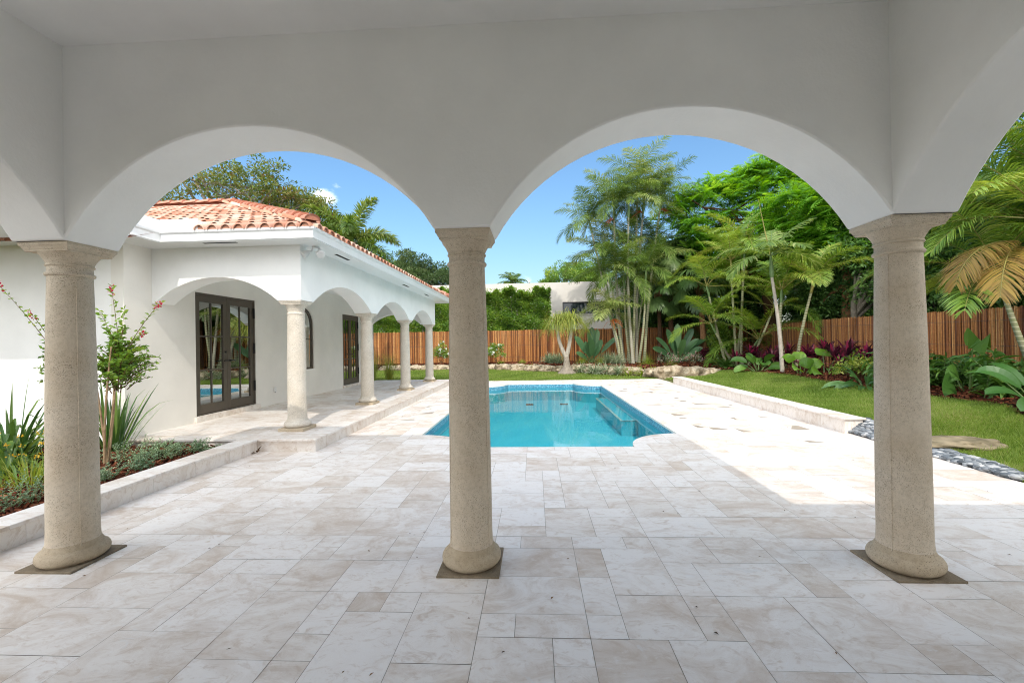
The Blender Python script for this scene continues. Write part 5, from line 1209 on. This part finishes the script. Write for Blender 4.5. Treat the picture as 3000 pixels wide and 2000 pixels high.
fern('arching green fern at the foot of the areca clump', (8.0, 18.6, .3), 175); fern('arching green fern beside the leafy column shrub', (8.4, 19.9, .32), 176)
# grassy clumps of the rock border
def tuft(name, label, b, n, L_, w, mat, seed, group, **k):
    rr = np.random.default_rng(seed); g = tag(MBclump(name, b, n, L_, w, mat, rr, k), label, 'grass clump', group); return g
def MBclump(name, b, n, L_, w, mat, rr, k):
    mb = MB(); clump(mb, b, n, L_, w, rr, **k); o = mb.build(name, mat)
    me = o.data; bv = np.array(b, np.float32); co = np.empty(len(me.vertices) * 3, np.float32); me.vertices.foreach_get('co', co); me.vertices.foreach_set('co', (co.reshape(-1, 3) - bv).ravel()); me.update(); o.location = b; return o
VG = 'variegated grass clumps in the rock border'
for i, (x, y, z, lab) in enumerate([(2.15, 21.0, .03, 'cream-striped grass clump first right of the ponytail base'), (2.75, 20.2, .03, 'cream-striped grass clump second right of the ponytail base'), (3.25, 19.9, .03, 'cream-striped grass clump third right of the ponytail base'), (3.75, 19.4, .03, 'cream-striped grass clump farthest right in the front row')]): tuft('variegated_grass', lab, (x, y, z), 190, .66, .03, 'varieg', 180 + i, VG, spread=.12, el=(1.45, .5), droop=(.5, 1.5))
for i, (x, y, z, lab) in enumerate([(.85, 23.6, .38, 'silvery striped grass clump left of the ponytail trunks, by the fence'), (1.25, 23.3, .38, 'silvery striped grass clump behind the ponytail trunks'), (3.75, 22.6, .38, 'silvery striped grass clump right of the first bird of paradise'), (4.15, 22.4, .38, 'silvery striped grass clump at the foot of the short slim palm')]): tuft('variegated_grass', lab, (x, y, z), 190, .72, .03, 'varieg', 190 + i, VG, spread=.16, el=(1.5, .55), droop=(.4, 1.4), rnd=.35 if i < 3 else .6)
LG = 'lime green grass clumps in the rock border'
for i, (x, y, z, lab, s) in enumerate([(4.05, 19.0, .03, 'lime strap-leaf clump left of the two before the mulch', .40), (4.6, 18.9, .03, 'lime strap-leaf clump in the middle before the mulch', .42), (5.0, 18.5, .05, 'lime strap-leaf clump beside the big boulder', .42), (-.25, 22.6, .1, 'lime strap-leaf clump in the rocks left of the ponytail palm', .45), (-4.05, 24.3, .38, 'lime strap-leaf clump between the house columns and the fence', .55), (-3.2, 23.8, .1, 'small lime clump on the rocks left of the middle column', .3), (-1.9, 24.3, .38, 'small lime tuft by the fence right of the middle column', .22), (-.7, 24.0, .38, 'small lime tuft on top of the rocks', .25)]): tuft('lime_grass', lab, (x, y, z), 90, s * 1.2, .036, 'lime', 200 + i, LG, spread=.10, el=(1.4, .35), droop=(.5, 1.5))
for i, (x, y, z, lab, s, m) in enumerate([(5.5, 21.6, .36, 'round fine-leaved lime grass mound before the slim palm trunks', .62, 'lime'), (3.4, 22.4, .38, 'fine green grass mound below the first bird of paradise', .5, 'lime'), (2.5, 22.9, .38, 'fine green grass mound right of the ponytail trunks', .5, 'lime'), (6.9, 22.4, .36, 'dark fine grass mound left of the second bird of paradise', .55, 'strap'), (6.4, 20.8, .35, 'small fine grass mound in the red mulch', .35, 'lime'), (-7.1, 18.6, .05, 'tall reddish fountain grass by the end of the house terrace', 1.15, 'pony'), (-6.3, 18.5, .05, 'tall fountain grass seen between the house wall and columns', 1.1, 'pony')]): tuft('fountain_grass', lab, (x, y, z), 340 if s < 1 else 260, s, .009, m, 210 + i, 'fine grass mounds', spread=.1 if s < 1 else .16, el=(1.5, .25) if s < 1 else (1.52, 1.15), droop=(.4, 1.6) if s < 1 else (.1, .5), prof='hair', fold=0)
# ---- planter at the left
IR = 'iris plants in the left planter'
for i, (x, y, lab, n, s) in enumerate([(-6.45, 5.0, 'large arching iris clump at the left picture edge', 95, 1.1), (-5.9, 4.55, 'iris clump half behind the left column', 46, .95), (-5.82, 5.72, 'upright iris clump right of the left column by the house corner', 42, 1.0)]):
    tuft('iris', lab, (x, y, .09), n, s, .040, 'strap', 230 + i, IR, spread=.16, el=(1.5, .7) if i < 2 else (1.54, 1.05), droop=(.5, 2.2) if i < 2 else (.1, .9), fold=.15)
rr = np.random.default_rng(240); g = thing('bulbine', 'grassy plant with small yellow flower spikes in the left planter', 'plant', (-5.25, 4.25, .09)); lf, st, fl = MB(), MB(), MB()
clump(lf, (-5.25, 4.25, .09), 260, .34, .012, rr, .22, (1.5, .5), (.3, 1.0), 'hair', 4, 0); lf.build('leaves', 'lime', g)
for k in range(6):
    b = np.array((-5.3 + rr.normal(0, .22), 4.3 + rr.normal(0, .2), .1)); t = b + [rr.normal(0, .1), rr.normal(0, .1), rr.uniform(.42, .6)]; c = curve(b, t, (0, 0, 0), 6); st.tube(c, .003, 4, cap=False)
    for p in c[-3:]: leaves(fl, np.repeat(p[None], 7, 0) + rr.normal(0, .012, (7, 3)), rand_dir(7, rr), rr.normal(0, 1, (7, 3)), .022, .016, None, rr)
st.build('flower_stems', 'stalk', g); fl.build('flowers', 'flower_yel', g)
SV = 'low silvery shrubs in the left planter'
for i, (x, y, s, lab) in enumerate([(-4.62, 3.66, .26, 'grey-green shrub at the left edge before the left column'), (-5.05, 5.10, .27, 'silvery shrub just right of the crepe myrtle stems'), (-4.95, 5.42, .22, 'silvery shrub behind the others toward the terrace'), (-4.72, 5.36, .22, 'silvery shrub nearest the terrace corner'), (-4.56, 4.80, .18, 'small silvery shrub by the planter wall'), (-4.60, 4.42, .20, 'silvery shrub beside the left column by the planter wall'), (-4.50, 5.62, .16, 'small silvery sprig in the far planter corner')]):
    rr = np.random.default_rng(250 + i); g = thing('silver_shrub', lab, 'shrub', (x, y, .1), SV); lf, st = MB(), MB()
    for k in range(32):
        az = rr.uniform(0, 6.28); el = rr.uniform(.35, 1.4); L_ = s * rr.uniform(.7, 1.25); b = np.array((x, y, .1)) + [rr.normal(0, s * .35), rr.normal(0, s * .35), 0]; d = np.array([math.cos(az) * math.cos(el), math.sin(az) * math.cos(el), math.sin(el)])
        P = curve(b, b + d * L_, (0, 0, .03), 11); st.tube(P, .002, 4, cap=False); m = 10; a = np.arange(m) * 1.9
        for o_ in (0, 3.14): leaves(lf, P[-m:], np.stack([np.cos(a + o_), np.sin(a + o_), np.full(m, .6)], 1), np.array([0, 0, 1.]), .032, .013, np.clip(rr.normal(.3 if i in (0, 4) else .5, .18, m), 0, 1), rr)
    lf.build('leaves', 'silver', g); st.build('stems', 'stalk', g)
def crepe_myrtle(label, b, h, seed, sprays, cr, cc):
    rr = np.random.default_rng(seed); g = thing('crepe_myrtle', label, 'tree', b, 'young crepe myrtles in the left planter'); b = np.array(b)
    for k in range(4):
        p = b + [rr.normal(0, .03), rr.normal(0, .03), 0]; q = b + [rr.normal(0, .10) + cc[0] * .4, rr.normal(0, .06), h * rr.uniform(.58, .8)]; trunk(g, curve(p, q, rr.normal(0, .03, 3), 10), np.linspace(.0135, .008, 10), 'cane', 'stem', 8)
    P = [b + np.array([cc[0], 0, h * .62]) + rand_dir(1, rr, -.6)[0] * np.array(cr) * rr.uniform(.2, 1) for _ in range(120)]; lf, st, fl = MB(), MB(), MB()
    def twig(p, q, n, tone, flowers=False):
        c = curve(p, q, (0, 0, .04), n + 1); st.tube(c, np.linspace(.006, .002, n + 1), 4, cap=False); d = nrm(c[-1] - c[0]); s = nrm(np.cross(d, [0, 0, 1.]) + 1e-3); up = np.cross(s, d)
        for sg in (-1, 1): leaves(lf, c[1:], s * sg + d * .35 + rr.normal(0, .5, (n, 3)), up + rr.normal(0, .5, (n, 3)), .06, .03, np.clip(rr.normal(tone, .15, n), 0, 1), rr)
        if flowers:
            for p_ in c[-3:]: leaves(fl, np.repeat(p_[None], 5, 0) + rr.normal(0, .012, (5, 3)), rand_dir(5, rr), rr.normal(0, 1, (5, 3)), .03, .026, None, rr)
    ax = b + [cc[0] * .75, 0, 0]
    for p in P:
        q0 = ax + (p - ax) * [.25, .25, 0] + [0, 0, max(h * .42, p[2] - b[2] - rr.uniform(.08, .25))]; twig(q0, p, 8, .42)
    for (dx, dy, z, f) in sprays: twig(b + [cc[0], 0, h * .62], b + [dx, dy, z], 18, .62, f)
    lf.build('crown', 'hedge', g); st.build('twigs', 'bark_brown', g); fl.build('blossoms', 'flower_red', g)
crepe_myrtle('young crepe myrtle with red blossoms right of the left column', (-5.12, 4.95, .09), 2.1, 271, [(.06, 0, 2.18, True), (.68, 0, 1.98, True), (.55, -.05, 1.42, False), (.38, .1, 1.62, True), (.22, 0, 1.9, False), (-.2, .1, 1.9, False)], (.42, .3, .42), (.17, 0))
crepe_myrtle('young crepe myrtle reaching out left of the left column', (-5.9, 5.15, .09), 2.0, 272, [(-.5, -.3, 2.25, True), (-.2, -.2, 1.9, True), (.1, 0, 2.0, False)], (.3, .25, .4), (.0, 0))
crepe_myrtle('crepe myrtle branch tips entering at the left picture edge', (-6.35, 4.5, .09), 2.1, 273, [(.22, -.1, 2.2, False), (.1, -.2, 1.95, False), (-.3, 0, 2.3, False)], (.35, .3, .4), (-.2, 0))

# ------------------------------------------------------------------ rocks, mulch, pebbles, grass, litter
def rock(label, c, s, seed, group='limestone rocks edging the back lawn'):
    rr = np.random.default_rng(seed); import bmesh; from mathutils import noise as mn
    b = bmesh.new(); bmesh.ops.create_icosphere(b, subdivisions=4, radius=1); off = Vector(rr.uniform(-50, 50, 3))
    for v in b.verts:
        d = v.co.normalized(); n = mn.fractal(d * 1.6 + off, 1.0, 2.1, 4) * .28 + mn.fractal(d * 5 + off, 1.0, 2.1, 4) * .13
        v.co = d * (1 + n); v.co.z = max(min(v.co.z, .72 + .12 * mn.noise(d * 3 + off)), -.6) + .06 * math.sin(v.co.z * 14); v.co = Vector((v.co.x * s[0], v.co.y * s[1], v.co.z * s[2]))
    me = bpy.data.meshes.new('rock'); b.to_mesh(me); b.free(); me.shade_smooth(); me.materials.append(M['rock']); o = bpy.data.objects.new('rock', me); COL.objects.link(o); o.location = c; o.rotation_euler = (0, 0, rr.uniform(-.3, .3)); return tag(o, label, 'rock', group)
rr = np.random.default_rng(300); k = 0
RL = ['behind the fountain grass at the house end', 'seen between the house wall and the third column', 'between the third and fourth house columns', 'left of the fourth house column', 'right of the fourth house column', 'near the left side of the middle column', 'hidden partly by the middle column', 'just right of the middle column', 'second right of the middle column', 'third right of the middle column', 'under the lime clump left of the ponytail palm', 'with a broad flat top left of the ponytail palm', 'pressed against the ponytail base on its left', 'right of the ponytail base', 'behind the first cream-striped grass', 'behind the second cream-striped grass', 'behind the third cream-striped grass', 'behind the farthest cream-striped grass', 'brown and low before the red mulch']
xs = np.linspace(-8.2, 5.0, len(RL))
for i, x in enumerate(xs):
    y = float(bed_y(x)) - .05; w = rr.uniform(.42, .62); rock('pale limestone rock ' + RL[i], (x, y, .13), (w, rr.uniform(.4, .55), rr.uniform(.30, .38)), 310 + i)
for i, (x, y, s, lab) in enumerate([(.45, 22.0, (.5, .35, .16), 'flat front limestone slab left of the ponytail base'), (-.1, 22.3, (.35, .28, .13), 'small front limestone rock in the lawn edge'), (1.95, 21.4, (.4, .3, .15), 'low limestone rock showing between the striped grasses'), (2.6, 21.9, (.7, .5, .42), 'broad limestone block stepping up behind the striped grasses'), (.2, 23.0, (.6, .4, .42), 'raised limestone block beside the silvery grass'), (4.1, 20.2, (.6, .4, .36), 'rugged limestone rock below the short slim palm')]): rock(lab, (x, y, .08), s, 340 + i)
for i, (x, y, s, lab) in enumerate([(5.45, 17.9, (.62, .42, .42), 'big craggy boulder at the far end of the seat wall'), (6.15, 17.7, (.62, .42, .38), 'big craggy boulder in the middle of the three by the right lawn'), (6.8, 17.55, (.5, .36, .30), 'big craggy boulder at the lawn end of the three')]): rock(lab, (x, y, .17), s, 350 + i)
a_ = rock('long flat brown limestone slab between the pebbles and the right lawn', (5.62, 6.15, .05), (.62, .30, .09), 360, None); b_ = rock('flat brown limestone stepping stone behind the pebbles near the seat wall end', (5.42, 6.85, .04), (.30, .2, .08), 361, None)
for q_ in (a_, b_): q_.data.materials[0] = M['rock_brown']

def chips(name, mat, P, size, r, label=None):
    n = len(P); d = rand_dir(n, r, -.2); d[:, 2] *= .35; d = nrm(d); s = nrm(np.cross(d, r.normal(0, .35, (n, 3)) + [0, 0, 1.])); u = np.cross(s, d); L_ = size * r.uniform(.5, 1.4, n)[:, None]; W = L_ * r.uniform(.25, .5, n)[:, None]; H = L_ * .1; V = []
    for z in (-1, 1):
        for a, b in ((-1, -1), (1, -.6), (.8, 1), (-.9, .7)): V.append(P + d * L_ * a / 2 + s * W * b / 2 + u * H * z)
    V = np.stack(V, 1); F = np.array([(3, 2, 1, 0), (4, 5, 6, 7), (0, 1, 5, 4), (1, 2, 6, 5), (2, 3, 7, 6), (3, 0, 4, 7)]); mb = MB(); mb.add(V.reshape(-1, 3), ((np.arange(n) * 8)[:, None, None] + F[None]).reshape(-1, 4), np.repeat(r.random(n), 8)); o = mb.build(name, mat); tag(o, label, None, None, 'stuff'); return o
r = np.random.default_rng(400); n = 9000; x = r.uniform(-7.5, -4.29, n); y = r.uniform(2.2, 6.02, n); chips('bark_mulch', 'mulch', np.stack([x, y, .105 + .03 * np.sin(x * 5 + y * 3) * np.sin(y * 4) + r.uniform(0, .03, n)], 1), .07, r, 'red bark mulch in the left planter')
n = 9000; x = r.uniform(-9, 12.5, n); y = bed_y(x) + .15 + r.random(n) ** 1.3 * 6; kp = (y < 25.9) & (x < fence_x(y)); x, y = x[kp], y[kp]; chips('bark_mulch', 'mulch', np.stack([x, y, gh(x, y) + .03 + r.uniform(0, .02, len(x))], 1), .11, r, 'red bark mulch in the back border')
n = 7000; y = r.uniform(4.5, 17.5, n); x = bed_x(y) + r.uniform(0, 3.2, n); kp = x < fence_x(y); x, y = x[kp], y[kp]; chips('bark_mulch', 'mulch', np.stack([x, y, gh(x, y) + .03 + r.uniform(0, .02, len(x))], 1), .09, r, 'red bark mulch in the right border')
def pebbles():
    import bmesh
    b = bmesh.new(); bmesh.ops.create_icosphere(b, subdivisions=2, radius=1); v0 = np.array([v.co[:] for v in b.verts]); f0 = np.array([[v.index for v in f.verts] for f in b.faces]); b.free(); r = np.random.default_rng(410); mb = MB()
    y = r.uniform(4.75, 7.15, 1500); w = np.interp(y, [4.7, 5.2, 6.2, 7.2], [.10, .34, .36, .30]); x = 4.94 + w * r.random(1500)
    for a, c in zip(x, y):
        s = r.uniform(.022, .05); sc = np.array([s * r.uniform(.8, 1.5), s, s * r.uniform(.4, .65)]); t = r.uniform(0, 3.14); R_ = np.array([[math.cos(t), -math.sin(t), 0], [math.sin(t), math.cos(t), 0], [0, 0, 1]]); mb.add((v0 * sc) @ R_.T + [a, c, float(gh(a, c)) + .02 + r.uniform(0, .03)], f0, r.random())
    tag(mb.build('pebbles', 'rock_dark', smooth=True), 'blue-grey river pebbles beside the deck', None, None, 'stuff')
    mb = MB(); ys = np.linspace(4.6, 7.2, 14); V = []
    for yy in ys: V += [(4.925, yy, -.004), (5.62, yy, float(gh(5.62, yy)) + .012)]
    mb.add(V, [(2 * i, 2 * i + 1, 2 * i + 3, 2 * i + 2) for i in range(13)]); tag(mb.build('pebble_bed', 'soil'), kind='structure')
pebbles()
def grass(name, x, y, hgt, w, r, label):
    n = len(x); P = np.stack([x, y, gh(x, y) - .003], 1); a = r.uniform(0, 6.28, n); e = r.uniform(.7, 1.5, n); d = np.stack([np.cos(a) * np.cos(e), np.sin(a) * np.cos(e), np.sin(e)], 1); b = r.uniform(0, 6.28, n); tone = np.clip(.42 + .16 * np.sin(x * 1.7) * np.sin(y * 1.3 + 1) + .14 * np.sin(x * 4.3 + y * 2) * np.sin(y * 5.1 - x) + r.normal(0, .24, n), 0, 1)
    up = np.stack([np.cos(b), np.sin(b), np.full(n, .3)], 1); mb = MB(); ribbons(mb, P, d, hgt * r.uniform(.6, 1.3, n), w, r.uniform(.2, .9, n), up, 2, 'hair', tone, 0, r); tag(mb.build(name, 'grassblade'), label, None, None, 'stuff')
r = np.random.default_rng(420)
n = 120000; x = r.uniform(-9, 6.2, n); y = r.uniform(DY1 + .02, 24.2, n); k = (y < bed_y(x) + .1) & ~((x > 5.0) & (y < 17.6)); grass('lawn_grass', x[k], y[k], .065, .012, r, 'sunny back lawn between the deck and the rocks')
n = 150000; x = r.uniform(5.0, 8.2, n); y = r.uniform(4.4, 17.6, n); k = (x < bed_x(y) + .05) & ((y > 7.2) | (x > np.interp(y, [4.4, 4.75, 5.2, 6.2, 7.2], [4.96, 5.06, 5.24, 5.28, 5.24]))) & ~((y > 7.0) & (x < 5.14)) & ~((abs(x - 5.62) < .5) & (abs(y - 6.15) < .2)); grass('lawn_grass', x[k], y[k], .075, .010, r, 'right lawn sloping up from the seat wall to the fence bed')
n = 40000; x = r.uniform(4.95, 8, n); y = r.uniform(1.5, 4.75, n); grass('lawn_grass', x, y, .07, .010, r, 'right lawn beside the deck edge in front of the pebbles')
n = 90000; y = r.uniform(4.4, 9.5, n); x = r.uniform(5.1, 7.8, n); k = (x < bed_x(y) + .05) & (x > np.interp(y, [4.4, 4.75, 5.2, 6.2, 7.2, 7.21], [4.96, 5.06, 5.26, 5.3, 5.26, 5.16])) & ~((abs(x - 5.62) < .5) & (abs(y - 6.15) < .2)); grass('lawn_grass', x[k], y[k], .085, .008, r, 'longer near grass behind the pebbles')
n = 130; r = np.random.default_rng(430); x = r.uniform(-3.8, 4.8, n); y = 1.9 + 15 * r.random(n) ** 1.6; k = ~((x > PX0 - .1) & (x < PX1 + .1) & (y > PY0 - .1) & (y < PY1 + .1)); x, y = x[k], y[k]
mb = MB(); a = r.uniform(0, 6.28, len(x)); leaves(mb, np.stack([x, y, np.full(len(x), .006)], 1), np.stack([np.cos(a), np.sin(a), r.uniform(0, .2, len(x))], 1), np.array([0, 0, 1.]), r.uniform(.012, .035, len(x)), r.uniform(.006, .014, len(x)), None, r); tag(mb.build('leaf_litter', 'dry'), 'tiny dry leaves and twigs scattered over the deck', None, None, 'stuff')
o = MB(); r = np.random.default_rng(431); leaves(o, np.array([[-3.98, 6.0, .006]] * 3), rand_dir(3, r, 0), np.array([0, 0, 1.]), .12, .05, None, r); tag(o.build('fallen_leaf', 'dry'), 'curled brown leaf on the deck at the corner of the planter wall', 'leaf')
